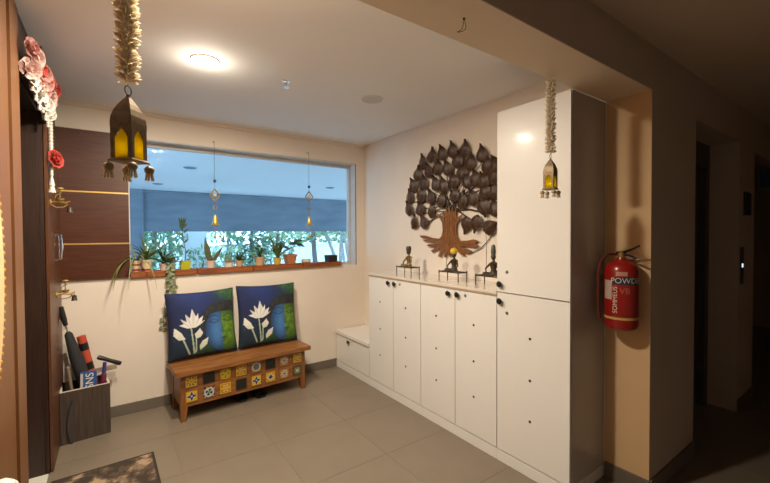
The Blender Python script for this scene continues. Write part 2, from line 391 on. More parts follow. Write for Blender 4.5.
BARK = mat('pale_bark', (0.55, 0.52, 0.47), 0.9, scale=6, rgb2=(0.32, 0.30, 0.27))
BARKD = mat('grey_brown_bark', (0.20, 0.17, 0.14), 0.9, scale=6)
FOL = [mat('garden_leaf_deep', (0.17, 0.30, 0.15), 0.6, var=0.4), mat('garden_leaf_mid', (0.26, 0.42, 0.20), 0.6, var=0.4),
       mat('garden_leaf_pale', (0.45, 0.58, 0.33), 0.6, var=0.35)]
def tree(px, Y, base, top, rx, ry, n, fm, label, trunks, bark, leaf=0.16, name='garden_tree', seed=0):
    rr = random.Random(seed)
    c = ony(px, 250, Y); t = thing(name, label, 'tree' if name == 'garden_tree' else 'shrub', (c.x, Y, -0.12), group='trees and shrubs in the garden')
    tm = MB()
    for (dx, lean, h, r) in trunks:
        tm.tube([(dx, 0, 0), (dx + lean*0.3, 0.03, h*0.3), (dx + lean*0.65, -0.03, h*0.62), (dx + lean, 0, h)], [r, r*0.85, r*0.7, r*0.4], 8)
    tm.build('trunk' if name == 'garden_tree' else 'stem', bark, t, smooth=True)
    fb = MB(); bm = fb.bm
    for k in range(int(n*0.62)):
        while True:
            a = Vector((rr.uniform(-1, 1), rr.uniform(-1, 1), rr.uniform(-1, 1)))
            if a.length < 1: break
        z = (base + top)/2 + a.z*(top - base)/2
        p = Vector((a.x*rx, a.y*ry, z)); s = leaf*rr.uniform(0.45, 1.1)
        u = Vector((rr.gauss(0, 1), rr.gauss(0, 1), rr.gauss(0, 1))).normalized(); v = u.orthogonal().normalized()
        q = [p - u*s, p + v*s*0.45, p + u*s, p - v*s*0.45]
        bm.faces.new([bm.verts.new(w) for w in q])
    fb.build('foliage', fm, t)['kind'] = 'stuff'
    return t
TR = [
 (152, 13.2, 0.7, 4.2, 1.0, 1.0, 1500, 0, 'dense garden tree next to the outside pillar', [(0, 0.1, 3, 0.09)], BARKD, 0.13),
 (172, 14.6, 0.5, 4.0, 1.1, 1.0, 1300, 1, 'bushy garden tree behind the lime green pot', [(0, -0.1, 3, 0.08)], BARKD, 0.15),
 (226, 15.5, 0.6, 4.5, 0.9, 0.9, 800, 2, 'pale loose tree beyond the sword plant', [(0, 0.2, 3.4, 0.06)], BARK, 0.16),
 (250, 13.4, 0.4, 4.0, 1.0, 0.9, 1100, 0, 'dark leafy tree beyond the brown pots', [(0, 0.1, 3, 0.08)], BARKD, 0.15),
 (278, 16.0, 0.6, 4.5, 1.5, 1.0, 1300, 1, 'broad green tree beyond the yellow pot', [(0, 0, 3, 0.10)], BARKD, 0.16),
 (314, 13.0, 1.35, 4.4, 1.4, 1.0, 1000, 2, 'grey trunked tree beyond the white bowl', [(0.1, -0.25, 3.4, 0.11)], BARKD, 0.15),
 (336, 13.5, 1.25, 4.6, 1.6, 1.1, 800, 2, 'pale stemmed tree with crossing white trunks', [(0.25, -1.3, 3.4, 0.08), (0.2, 0.1, 3.5, 0.08), (0.7, -0.6, 3.3, 0.07)], BARK, 0.15),
 (350, 12.6, 1.3, 4.4, 1.2, 1.0, 600, 1, 'forked tree beyond the black box', [(-0.15, 0.55, 3.2, 0.07), (-0.15, -0.45, 3.2, 0.06)], BARK, 0.15),
 (300, 22.0, 0.6, 6.0, 3.2, 1.5, 2800, 1, 'wide tree behind the low boundary wall', [(0, 0, 4, 0.16)], BARKD, 0.28),
 (345, 23.0, 0.8, 6.0, 3.2, 1.5, 2600, 1, 'wide pale tree behind the boundary wall', [(0, 0, 4, 0.16)], BARKD, 0.28),
 (205, 24.0, 1.2, 6.0, 3.0, 1.5, 700, 2, 'far pale tree behind the white post', [(0, 0, 4, 0.15)], BARK, 0.28)]
for i, (px, Y, b, t_, rx, ry, n, fi, lab, tk, bk, lf) in enumerate(TR): tree(px, Y, b, t_, rx, ry, n, FOL[fi], lab, tk, bk, lf, seed=i + 3)
for i, (px, Y, rx, n, fi, lab) in enumerate(((147, 12.6, 0.7, 420, 1, 'low shrub beside the outside pillar'), (200, 12.8, 0.5, 260, 0, 'low shrub in front of the white post'), (238, 12.8, 0.8, 480, 0, 'low dark shrub between the garden trees'), (268, 13.0, 0.7, 420, 1, 'low green shrub under the broad tree'))):
    tree(px, Y, 0.2, 1.35, rx, 0.5, n, FOL[fi], lab, [(0, 0.1, 0.9, 0.03)], BARKD, 0.11, 'garden_shrub', seed=40 + i)

# ================================================================ CEILING FIXTURES
def downlight(x, y, watts, label):
    t = thing('downlight', label, 'light', (x, y, ZC), group='lit ceiling downlights')
    MB().lathe([(0.082, 0), (0.082, -0.006), (0.078, -0.009), (0.072, -0.004)], 28, cap=False).build('rim', mat('white_rim', (0.85, 0.83, 0.8), 0.4), t, smooth=True)
    MB().lathe([(0.001, -0.012), (0.045, -0.010), (0.074, -0.0045)], 28, cap=False).build('lens', MATS.get('lamp_lens') or emit_mat('lamp_lens', (1.0, 0.88, 0.62), 30.0), t)
    ld = bpy.data.lights.new('downlight_beam', 'AREA'); ld.shape = 'DISK'; ld.size = 0.12; ld.energy = watts; ld.color = LAMP_COLOR
    lo = bpy.data.objects.new('downlight_beam', ld); COL.objects.link(lo); lo.parent = t; lo.location = (0, 0, -0.016)
    pd = bpy.data.lights.new('ceiling_glow_fill', 'POINT'); pd.energy = watts*0.055; pd.color = LAMP_COLOR; pd.shadow_soft_size = 0.05  # added point light, brightens the ceiling around the fixture
    po = bpy.data.objects.new('ceiling_glow_fill', pd); COL.objects.link(po); po.parent = t; po.location = (0, 0, -0.11)
    return t
q = onz(205, 60, ZC); downlight(q.x, q.y, LAMP_A, 'round lit recessed downlight in front of the window')
downlight(0.30, 1.485, LAMP_B, 'round lit recessed downlight just inside the beam')
q = onz(372, 99, ZC)
o = thing('ceiling_speaker', 'round grey flush disc on the white ceiling', 'speaker', (q.x, q.y, ZC))
MB().lathe([(0.088, 0), (0.088, -0.006), (0.080, -0.009)], 28, cap=False).build('rim', mat('grey_white_rim', (0.80, 0.78, 0.75), 0.5), o)
MB().lathe([(0.002, -0.007), (0.082, -0.007)], 28, cap=False).build('grille', mat('grey_grille', (0.74, 0.72, 0.68), 0.7, var=0.2, scale=150), o)
q = onz(286, 81, ZC)
o = thing('sprinkler', 'tiny sprinkler head on the ceiling between the two discs', 'sprinkler', (q.x, q.y, ZC))
MB().lathe([(0.026, 0), (0.026, -0.004), (0.010, -0.006), (0.009, -0.030), (0.012, -0.034)], 14).build('body', CHROME, o, smooth=True)
MB().lathe([(0.020, -0.046), (0.020, -0.043), (0.004, -0.042)], 12).tube([(0.008, 0, -0.03), (0.012, 0, -0.038), (0.004, 0, -0.045)], 0.002, 5).tube([(-0.008, 0, -0.03), (-0.012, 0, -0.038), (-0.004, 0, -0.045)], 0.002, 5).build('deflector', CHROME, o)
# wires out of the beam
q = onz(464, 18, ZBM - 0.004)
o = thing('ceiling_wire', 'two loose black wires poking out of the beam underside', 'wire', (q.x, q.y, q.z))
dr = Vector((CR.x, CR.y, 0)).normalized()
def wp(dx, dz): return (dr.x*dx, dr.y*dx, dz)
MB().tube([wp(0, 0), wp(-0.002, -0.02), wp(-0.006, -0.038), wp(-0.016, -0.048), wp(-0.027, -0.053)], 0.0012, 6).build('wire', BLACK, o)
MB().tube([wp(0.003, 0), wp(0.004, -0.018), wp(0.007, -0.030), wp(0.006, -0.042), wp(-0.006, -0.050), wp(-0.022, -0.0535)], 0.0012, 6).build('wire', BLACK, o)
MB().lathe([(0.005, -0.001), (0.004, -0.006)], 10).build('hole_plug', BLACK, o)

# ================================================================ CABINETS ALONG THE RIGHT WALL
KNOB = MB().lathe([(0.007, 0), (0.007, 0.012), (0.019, 0.016), (0.0215, 0.022), (0.018, 0.028), (0.007, 0.030)], 14, m=rot('Y', -PI/2)).mesh('knob', BLACK, smooth=True)
KEYH = MB().lathe([(0.011, 0), (0.011, 0.003), (0.005, 0.004)], 12, m=rot('Y', -PI/2)).mesh('lock', STEEL, smooth=True)
HOLE = MB().lathe([(0.009, 0), (0.009, 0.0012)], 10, m=rot('Y', -PI/2)).mesh('vent_hole', BLACK)
XD = XF                                   # outer plane of doors
def fit(me, parent, y, z, nm):
    o = put(nm, me, parent); o.location = (XD, y, z); return o
def door(parent, y0, y1, z0, z1, nm='door', gap=0.003):
    d = box(nm, XD, XD + 0.018, y0 + gap, y1 - gap, z0 + gap, z1 - gap, WHITE, parent, bevel=0.0012)
    return d
KZ = 0.075
def carcass(t, y0, y1, z1):
    box('body', XD + 0.019, XR - 0.002, y0, y1, KZ, z1, EDGE, t)
    box('plinth', XD + 0.001, XR - 0.002, y0, y1, 0.0005, KZ - 0.002, WHITE, t)
def shoe_cabinet(y0, ym, y1, label):
    t = thing('shoe_cabinet', label, 'cabinet')
    carcass(t, y0 + 0.0008, y1 - 0.0008, 1.119)
    for a, b, ky, ly in ((ym, y1, ym + 0.06, None), (y0, ym, ym - 0.035, ym - 0.105)):
        d = door(t, a, b, KZ + 0.004, 1.122)
        fit(KNOB, d, ky, 1.088, 'knob')
        if ly: fit(KEYH, d, ly, 1.09, 'lock')
        for z in (0.885, 0.62, 0.36): fit(HOLE, d, (a + b)/2 + 0.01, z, 'vent_hole')
    return t
shoe_cabinet(2.462, 2.853, 3.263, 'white two door shoe cabinet next to the low seat')
shoe_cabinet(1.671, 2.061, 2.462, 'white two door shoe cabinet next to the tall cupboard')
ct = thing('countertop', 'pale glossy worktop over the two shoe cabinets', 'countertop')
box('slab', XF - 0.004, XR - 0.001, 1.671, 3.275, 1.137, 1.157, MARBLE, ct, bevel=0.003)
box('edge_strip', XF - 0.002, XR - 0.002, 1.671, 3.27, 1.1225, 1.1365, EDGE, ct)
t = thing('tall_cupboard', 'tall glossy white cupboard reaching up to the beam', 'cupboard')
YT0, YT1 = 1.156, 1.670
box('body', XD + 0.019, XR - 0.002, YT0, YT1, KZ, 2.366, mat('grey_laminate_side', (0.46, 0.42, 0.38), 0.25, var=0.03, coat=0.2), t)
box('plinth', XD + 0.001, XR - 0.002, YT0, YT1, 0.0005, KZ - 0.002, WHITE, t)
d = door(t, YT0, YT1, 1.154, 2.366); fit(KNOB, d, 1.636, 1.209, 'knob'); fit(KEYH, d, 1.588, 1.294, 'lock')
d = door(t, YT0, YT1, KZ + 0.004, 1.152); fit(KNOB, d, 1.636, 1.094, 'knob'); fit(KEYH, d, 1.588, 1.021, 'lock')
for z in (0.885, 0.62, 0.36): fit(HOLE, d, 1.416, z, 'vent_hole')
t = thing('seat_cabinet', 'low white seat cabinet with a lift front in the corner', 'cabinet')
YS0, YS1 = 3.265, YB - 0.014
carcass(t, YS0 + 0.001, YS1, 0.395)
box('seat_top', XF - 0.012, XR - 0.002, YS0 + 0.001, YS1, 0.3965, 0.428, WHITE, t, bevel=0.004)
box('edge_strip', XF - 0.008, XF + 0.019, YS0 + 0.001, YS1, 0.386, 0.396, EDGE, t)
d = door(t, YS0, YS1, KZ + 0.004, 0.385, 'drawer_front'); fit(KNOB, d, 3.67, 0.352, 'knob')

# ================================================================ METAL TREE ON THE WALL
TX = XR - 0.03
tw = thing('metal_tree', 'brown metal wall art tree with heart shaped leaves', 'wall art', (0, 0, 0))
TRK = [(205,152),(224,163),(238,180),(245,140),(256,162),(266,110),(275,148),(285,98),(294,142),(306,100),(313,147),(331,115),(327,162),(338,182),(376,145),(348,195),(333,217),(328,260),(333,300),(352,328),(400,326),(440,318),(473,328),(448,342),(470,356),(450,373),(420,366),(382,361),(358,366),(400,379),(431,394),(406,411),(372,402),(386,424),(357,417),(336,388),(318,398),(302,436),(288,396),(290,436),(273,402),(263,436),(251,431),(257,392),(238,407),(228,431),(212,430),(224,392),(238,372),(203,386),(176,402),(165,391),(198,371),(214,361),(172,367),(140,360),(150,348),(198,347),(222,337),(180,336),(125,331),(115,322),(148,317),(100,306),(95,292),(132,294),(180,311),(215,319),(234,298),(242,260),(238,210)]
pts = [onx(405 + x*0.1552, 190 + y*0.1552, TX) for x, y in TRK]
MB().prism(pts, (0.008, 0, 0)).build('trunk', COPPER, tw)
gr = MB()
for k, (x0, y0, x1, y1) in enumerate(((255,175,250,330),(270,165,268,350),(287,160,287,370),(303,165,308,350),(318,180,325,330),(300,340,262,420),(310,340,420,352),(262,335,160,355),(255,320,130,305))):
    a = onx(405 + x0*0.1552, 190 + y0*0.1552, TX - 0.001); b = onx(405 + x1*0.1552, 190 + y1*0.1552, TX - 0.001)
    gr.tube([a, (a+b)/2 + Vector((0, 0.01*(-1)**k, 0)), b], 0.004, 5)
gr.build('ridge', COPPER, tw)
Z3 = lambda x, y: (400 + x*0.1862, 130 + y*0.1862)
Z4 = lambda x, y: (405 + x*0.1552, 190 + y*0.1552)
LV = [Z3(*c) + (0,) for c in ((125,175),(173,140),(228,125),(284,110),(350,105),(440,130),(98,238),(155,220),(203,205),(255,205),(312,165),(380,175),(335,225),(472,195),(510,185),(75,300),(130,285),(192,290),(235,300),(290,275),(360,272),(408,262),(450,275),(505,250),(57,360),(115,355),(168,360),(225,378),(295,350),(340,380),(393,365),(460,335),(508,325),(50,425),(110,425),(172,435),(512,420))]
LV += [Z3(450, 415) + (3.0,)] + [Z4(*c) + (a,) for c, a in (((62,210), 0.4), ((125,207), -0.4), ((398,222), 3.5), ((462,212), 3.4), ((550,240), 1.2))]
def leaf_mesh(w, h):
    prof = [(0.0, 0.0), (0.10, 0.26), (0.22, 0.44), (0.36, 0.50), (0.52, 0.47), (0.64, 0.38), (0.76, 0.25), (0.86, 0.13), (0.94, 0.05), (1.0, 0.0)]
    b = MB(); L = []; M = []; Rr = []
    for s, q in prof:
        y = (s - 0.45)*h
        notch = -0.07*h if s == 0 else 0
        M.append((-0.034 + 0.016*abs(s - 0.5), 0.012*max(0, s - 0.7)/0.3, y - notch)); L.append((-0.006 - 0.004*q, -q*w + 0.012*max(0, s - 0.7)/0.3, y)); Rr.append((-0.006 - 0.004*q, q*w + 0.012*max(0, s - 0.7)/0.3, y))
    vm = [b.bm.verts.new(v) for v in M]; vl = [b.bm.verts.new(v) for v in L]; vr = [b.bm.verts.new(v) for v in Rr]
    vb = [b.bm.verts.new((0.0, v[1]*0.9, v[2])) for v in M]
    for i in range(len(M)-1):
        for f in ((vm[i], vl[i], vl[i+1], vm[i+1]), (vr[i], vm[i], vm[i+1], vr[i+1]), (vl[i], vb[i], vb[i+1], vl[i+1]), (vb[i], vr[i], vr[i+1], vb[i+1])):
            b.bm.faces.new(f)
    bmesh.ops.remove_doubles(b.bm, verts=b.bm.verts, dist=0.0005)
    return b.mesh('leaf', LEAFM, smooth=True)
LM = [leaf_mesh(0.126, 0.168), leaf_mesh(0.134, 0.162), leaf_mesh(0.118, 0.164)]
cen = onx(*Z4(287, 130), TX)
br = MB()
for i, (x, y, a) in enumerate(LV):
    q = onx(x, y, XR - 0.022 - 0.012*((i*7) % 4)/3)
    o = put('leaf', LM[i % 3], tw); o.location = q
    ang = a if a else R_.uniform(-0.32, 0.32)
    o.rotation_euler = (ang, R_.uniform(-0.10, 0.10), R_.uniform(-0.12, 0.12))
    base = q + Vector((0, 0, -0.05)); base.x = XR - 0.012
    s = cen + Vector((0, R_.uniform(-0.10, 0.10), R_.uniform(-0.02, 0.06))); s.x = XR - 0.012
    m = (s + base)/2 + Vector((0, R_.uniform(-0.03, 0.03), 0.02))
    br.tube([s, m, base], 0.0035, 5)
br.build('branch_wire', BRONZE, tw)
MB().tube([onx(*Z4(585, 250), XR - 0.012), onx(*Z4(540, 320), XR - 0.012), onx(*Z4(490, 375), XR - 0.012), onx(*Z4(425, 408), XR - 0.012), onx(*Z4(385, 405), XR - 0.012)], 0.004, 6).build('branch_wire', BRONZE, tw, smooth=True)

# ================================================================ METAL FIGURINES ON THE WORKTOP
CTZ = 1.157
SKIN = mat('tarnished_gold_metal', (0.40, 0.28, 0.12), 0.4, metal=0.75, rgb2=(0.15, 0.10, 0.05), scale=40)
YEL = mat('yellow_enamel', (0.75, 0.50, 0.03), 0.4)
def figurine(y, kind, label, x=2.25):
    t = thing('figurine', label, 'figurine', (x, y, CTZ), group='metal figurines on the worktop')
    L, W, H = 0.22, 0.10, 0.075
    b = MB()
    for a in (0.0, L): b.tube([(0, a, H), (W, a, H)], 0.0048, 6)
    for a in (0.0, W): b.tube([(a, 0, H), (a, L, H)], 0.0048, 6)
    for k in range(1, 7): b.tube([(0, L*k/7, H), (W, L*k/7, H)], 0.0018, 5)
    b.build('cot_frame', BRONZE, t)
    for a in (0, W):
        for c in (0, L): MB().tube([(a, c, 0.0), (a, c, H + 0.012)], [0.0042, 0.0052], 6).build('cot_leg', BRONZE, t)
    c = Vector((W*0.5, L*0.42, H))
    body = MB()
    body.lathe([(0.012, 0), (0.026, 0.004), (0.022, 0.02), (0.015, 0.04), (0.024, 0.066), (0.026, 0.078), (0.010, 0.086), (0.007, 0.098)], 12, c=c)
    ms = SKIN if kind == 0 else BRONZE
    # folded legs
    body.tube([c + Vector((-0.005, 0.015, 0.012)), c + Vector((-0.035, 0.045, 0.016)), c + Vector((-0.045, 0.005, 0.010))], [0.011, 0.009, 0.006], 8)
    body.tube([c + Vector((-0.005, -0.015, 0.012)), c + Vector((-0.040, -0.035, 0.016)), c + Vector((-0.045, 0.02, 0.008))], [0.011, 0.009, 0.006], 8)
    body.build('body', ms, t, smooth=True)
    for s in (-1, 1):
        ln = 0.055 if s > 0 else 0.038
        MB().tube([c + Vector((0, s*0.024, 0.074)), c + Vector((-0.006, s*ln, 0.042)), c + Vector((-0.03, s*0.030, 0.018))], [0.007, 0.005, 0.004], 7).build('arm', ms, t, smooth=True)
    hm = MB(); hc = c + Vector((-0.002, 0, 0.116))
    if kind == 0:
        hm.ball(hc, 0.020, 12, (0.9, 0.9, 1.1)); hm.build('head', BRONZE, t, smooth=True)
        MB().lathe([(0.016, 0.0), (0.021, 0.014), (0.019, 0.034), (0.014, 0.040)], 12, c=hc + Vector((0, 0, 0.004))).build('headdress', BRONZE, t, smooth=True)
        MB().tube([c + Vector((-0.01, 0.05, 0.05)), c + Vector((-0.01, 0.062, 0.03)), c + Vector((-0.01, 0.056, 0.0))], 0.002, 5).build('bow', BRONZE, t)
    elif kind == 1:
        hm.ball(hc, 0.019, 12, (0.9, 0.9, 1.1)); hm.build('head', BRONZE, t, smooth=True)
        MB().ball(hc + Vector((0, 0, 0.022)), 0.026, 14, (1, 1, 0.9)).build('turban', YEL, t, smooth=True)
        MB().tube([c + Vector((-0.02, 0.05, 0.085)), c + Vector((-0.02, 0.055, 0.0))], 0.002, 5).build('staff', BRONZE, t)
    else:
        hm.ball(hc, 0.017, 12, (0.9, 0.9, 1.2)); hm.build('head', BRONZE, t, smooth=True)
        MB().lathe([(0.012, 0.0), (0.015, 0.02), (0.012, 0.055), (0.006, 0.066)], 12, c=hc + Vector((0, 0, 0.006))).build('headdress', mat('grey_green_patina', (0.10, 0.11, 0.09), 0.5, metal=0.4), t, smooth=True)
        MB().tube([c + Vector((-0.03, 0.03, 0.02)), c + Vector((0.04, 0.085, 0.20)), c + Vector((0.06, 0.115, 0.30))], 0.0016, 5).build('rod', BRONZE, t)
    for ch in t.children:
        if not ch.name.startswith('cot'): ch.data.transform(tr(*c) @ Matrix.Scale(1.25, 4) @ tr(*(-c)))
    return t
figurine(2.74, 0, 'seated gold bodied metal figurine on a tiny cot')
figurine(2.147, 1, 'seated dark metal figurine with a round yellow turban')
figurine(1.745, 2, 'seated dark metal figurine holding a thin rod beside the cupboard')

# ================================================================ TILED WOODEN BENCH
bn = thing('wooden_bench', 'honey brown wooden chest bench with patterned tiles', 'bench', (0.437, 3.523, 0), math.atan2(0.065, 1.122))
BW, BD = 1.124, 0.355
box('bench_top', -0.042, BW + 0.045, -0.045, BD + 0.01, 0.392, 0.430, HONEY, bn, bevel=0.008)
box('front_rail', 0.055, BW - 0.055, 0.004, 0.03, 0.118, 0.3915, HONEY, bn, bevel=0.003)
box('back_rail', 0.055, BW - 0.055, BD - 0.03, BD - 0.004, 0.118, 0.3915, HONEY, bn)
for x in (0.0, BW - 0.03): box('side_panel', x + 0.004, x + 0.026, 0.056, BD - 0.056, 0.118, 0.3915, HONEY, bn)
box('bottom_board', 0.03, BW - 0.03, 0.031, BD - 0.031, 0.125, 0.140, HONEY, bn)
for x, s in ((0.0, 1), (BW, -1)):
    for y, u in ((0.0, 1), (BD, -1)):
        lg = MB(); r = []
        for z, w in ((0.0, 0.036), (0.11, 0.052), (0.3915, 0.054)):
            r.append([(x, y, z), (x + s*w, y, z), (x + s*w, y + u*w, z), (x, y + u*w, z)])
        lg.rings(r).build('leg', HONEYV, bn, bevel=0.003)
def tile_col(kind, u, v):
    """u, v in -1..1"""
    r = math.hypot(u, v); a = math.atan2(v, u); e = max(abs(u), abs(v))
    W = (0.78, 0.74, 0.62); Yw = (0.80, 0.52, 0.03); OR = (0.62, 0.27, 0.02); NV = (0.03, 0.05, 0.14); GR = (0.25, 0.38, 0.05); DK = (0.06, 0.05, 0.03)
    if kind == 'sun':
        if r < 0.25: return (0.70, 0.36, 0.01)
        if r < 0.55 + 0.18*math.cos(8*a): return Yw
        return DK if r < 0.85 and math.cos(8*a) < -0.5 else (0.66, 0.52, 0.12) if e < 0.9 else OR
    if kind == 'cross':
        if r < 0.16: return W
        if r < 0.30 + 0.5*abs(math.cos(2*a))**3: return NV
        if e > 0.86: return OR
        return W if r < 0.42 + 0.5*abs(math.cos(2*a))**2 and r < 0.9 else Yw
    if kind == 'medal':
        if r < 0.22: return GR
        if r < 0.62 and abs(math.cos(2*a + 0.6)) > 0.5: return NV
        if r < 0.90: return (0.66, 0.70, 0.62)
        return NV if math.sin(9*a) > 0 else (0.55, 0.28, 0.08)
    if kind == 'leafy':
        if r < 0.2: return Yw
        if r < 0.75 and math.cos(4*a) > 0.1: return GR
        return Yw if r < 0.95 else OR
    if kind == 'bloom':
        if r < 0.18: return W
        if r < 0.40: return (0.75, 0.33, 0.02)
        if r < 0.62 + 0.2*math.cos(6*a): return (0.78, 0.62, 0.20)
        return OR if e < 0.85 else Yw
    if kind == 'ring':
        if r < 0.62: return (0.10, 0.12, 0.22) if math.cos(6*a)*math.cos(9*r) < 0.4 else (0.4, 0.42, 0.42)
        if r < 0.86: return W
        return (0.50, 0.25, 0.06)
    if kind == 'star':
        if abs(u) + abs(v) < 0.5: return NV
        if abs(u) + abs(v) < 0.85: return W if math.sin(14*a) > -0.3 else Yw
        return Yw if (int((u+1)*5) + int((v+1)*5)) % 2 else OR
    if kind == 'lace':
        if r < 0.2: return (0.12, 0.12, 0.2)
        if r < 0.8: return W if math.cos(8*a + 7*r) > 0.1 else (0.42, 0.24, 0.10)
        return (0.48, 0.24, 0.06)
    if kind == 'olive':
        if r < 0.25: return W
        if r < 0.7: return (0.22, 0.22, 0.12) if math.cos(4*a) > -0.2 else (0.38, 0.36, 0.2)
        return (0.12, 0.11, 0.06)
    return (0.018, 0.022, 0.020) if e < 0.90 else (0.05, 0.03, 0.015)
def grid_mesh(name, nx, ny, pos, col, material, back=None):
    vs = []; cs_ = []
    for j in range(ny + 1):
        for i in range(nx + 1):
            vs.append(pos(i/nx, j/ny)); cs_.append(col(i/nx, j/ny))
    fs = [(j*(nx+1)+i, j*(nx+1)+i+1, (j+1)*(nx+1)+i+1, (j+1)*(nx+1)+i) for j in range(ny) for i in range(nx)]
    if back:
        off = len(vs)
        for j in range(ny + 1):
            for i in range(nx + 1): vs.append(back(i/nx, j/ny)); cs_.append((0.03, 0.04, 0.07))
        fs += [tuple(off + k for k in reversed(f)) for f in fs[:]]
        ring = [(i, 0) for i in range(nx)] + [(nx, j) for j in range(ny)] + [(i, ny) for i in range(nx, 0, -1)] + [(0, j) for j in range(ny, 0, -1)]
        idx = [j*(nx+1)+i for i, j in ring]
        for a, b in zip(idx, idx[1:] + idx[:1]): fs.append((b, a, off + a, off + b))
    me = bpy.data.meshes.new(name); me.from_pydata([tuple(v) for v in vs], [], fs); me.update()
    ca = me.color_attributes.new('Col', 'FLOAT_COLOR', 'POINT')
    flat = []
    for c in cs_: flat += [c[0], c[1], c[2], 1.0]
    ca.data.foreach_set('color', flat)
    me.materials.append(material)
    for p in me.polygons: p.use_smooth = True
    return me
TP = painted('glazed_tile_print', 0.25)
KS = [['sun', 'dark', 'leafy', 'bloom', 'ring', 'dark', 'lace', 'sun'], ['cross', 'medal', 'bloom', 'dark', 'cross', 'star', 'lace', 'olive']]
tms = {}
for r_, zc in ((0, 0.325), (1, 0.200)):
    for k in range(8):
        kd = KS[r_][k]
        if kd not in tms:
            h = 0.046
            me = grid_mesh('tile', 22, 22, lambda u, v: ((u*2-1)*h, -0.006, (v*2-1)*h), lambda u, v, kd=kd: tuple(0.72*q for q in tile_col(kd, u*2-1, v*2-1)), TP,
                           back=lambda u, v: ((u*2-1)*h, 0.004, (v*2-1)*h))
            for p in me.polygons: p.use_smooth = False
            tms[kd] = me
        o = put('tile', tms[kd], bn); o.location = (0.083 + 0.1368*k, 0.0035, zc)
        MB().box(-0.054, 0.054, -0.003, 0.0, 0.049, 0.054).box(-0.054, 0.054, -0.003, 0.0, -0.054, -0.049).box(-0.054, -0.049, -0.003, 0, -0.049, 0.049).box(0.049, 0.054, -0.003, 0, -0.049, 0.049).build('tile_rim', HONEYV, o)

# ---- dark slippers under the bench
for i, (px, py, lb) in enumerate(((243, 403, 'black slipper under the bench below the dark lower tile'), (262, 399, 'black slipper under the bench beside the other, nearer the cabinets'))):
    q = onz(px, py, 0); t = thing('slipper', lb, 'slipper', (q.x, q.y + 0.13, 0), 0.12, group='slippers under the bench')
    out = []
    for s, w in ((-0.11, 0.030), (-0.09, 0.042), (-0.03, 0.047), (0.04, 0.041), (0.10, 0.040), (0.13, 0.022)):
        out.append([(-w, s, 0.001), (w, s, 0.001), (w, s, 0.016), (-w, s, 0.016)])
    MB().rings(out).build('sole', BLACK, t, smooth=True, bevel=0.003)
    rows = [[Vector((0.050*math.cos(a), y, 0.014 + hh*math.sin(a))) for a in [PI*k/10 for k in range(11)]] for y, hh in ((-0.10, 0.040), (-0.06, 0.055), (-0.01, 0.060), (0.02, 0.058))]
    MB().sheet(rows).build('strap', mat('black_rubber', (0.015, 0.015, 0.015), 0.5), t, smooth='all')

# ---- printed cushions
def inpoly(x, y, P):
    c = False; j = len(P) - 1
    for i in range(len(P)):
        xi, yi = P[i]; xj, yj = P[j]
        if (yi > y) != (yj > y) and x < (xj - xi)*(y - yi)/(yj - yi) + xi: c = not c
        j = i
    return c
def uvp(L): return [((x - 22)/385.0, 1 - (y - 62)/365.0) for x, y in L]
LOT = [uvp(p) for p in (
 [(82,203),(118,226),(112,180),(137,207),(152,153),(172,202),(186,180),(186,216),(214,200),(202,232),(222,228),(195,250),(168,262),(120,262),(88,248),(75,240),(102,235)],
 [(48,250),(85,283),(107,322),(72,322),(42,292)], [(190,270),(207,300),(192,322),(166,328),(158,300),(175,285)], [(237,330),(227,370),(188,398),(184,372),(202,345)])]
STM = [uvp(p) for p in ([(136,262),(144,262),(160,412),(150,412)], [(88,320),(97,320),(136,412),(126,412)], [(162,326),(170,326),(170,400),(160,412)])]
def mixc(a, b, t):
    t = max(0.0, min(1.0, t)); return tuple(p*(1-t) + q*t for p, q in zip(a, b))
def arc(u, v, cu, cv, ru, rv, w):
    d = math.hypot((u - cu)/ru, (v - cv)/rv); return abs(d - 1) < w and v < cv + 0.0
crn = random.Random(3)
def fbm(u, v, k): return noise.fractal(Vector((u*k, v*k, 1.7)), 1.0, 2.0, 4)
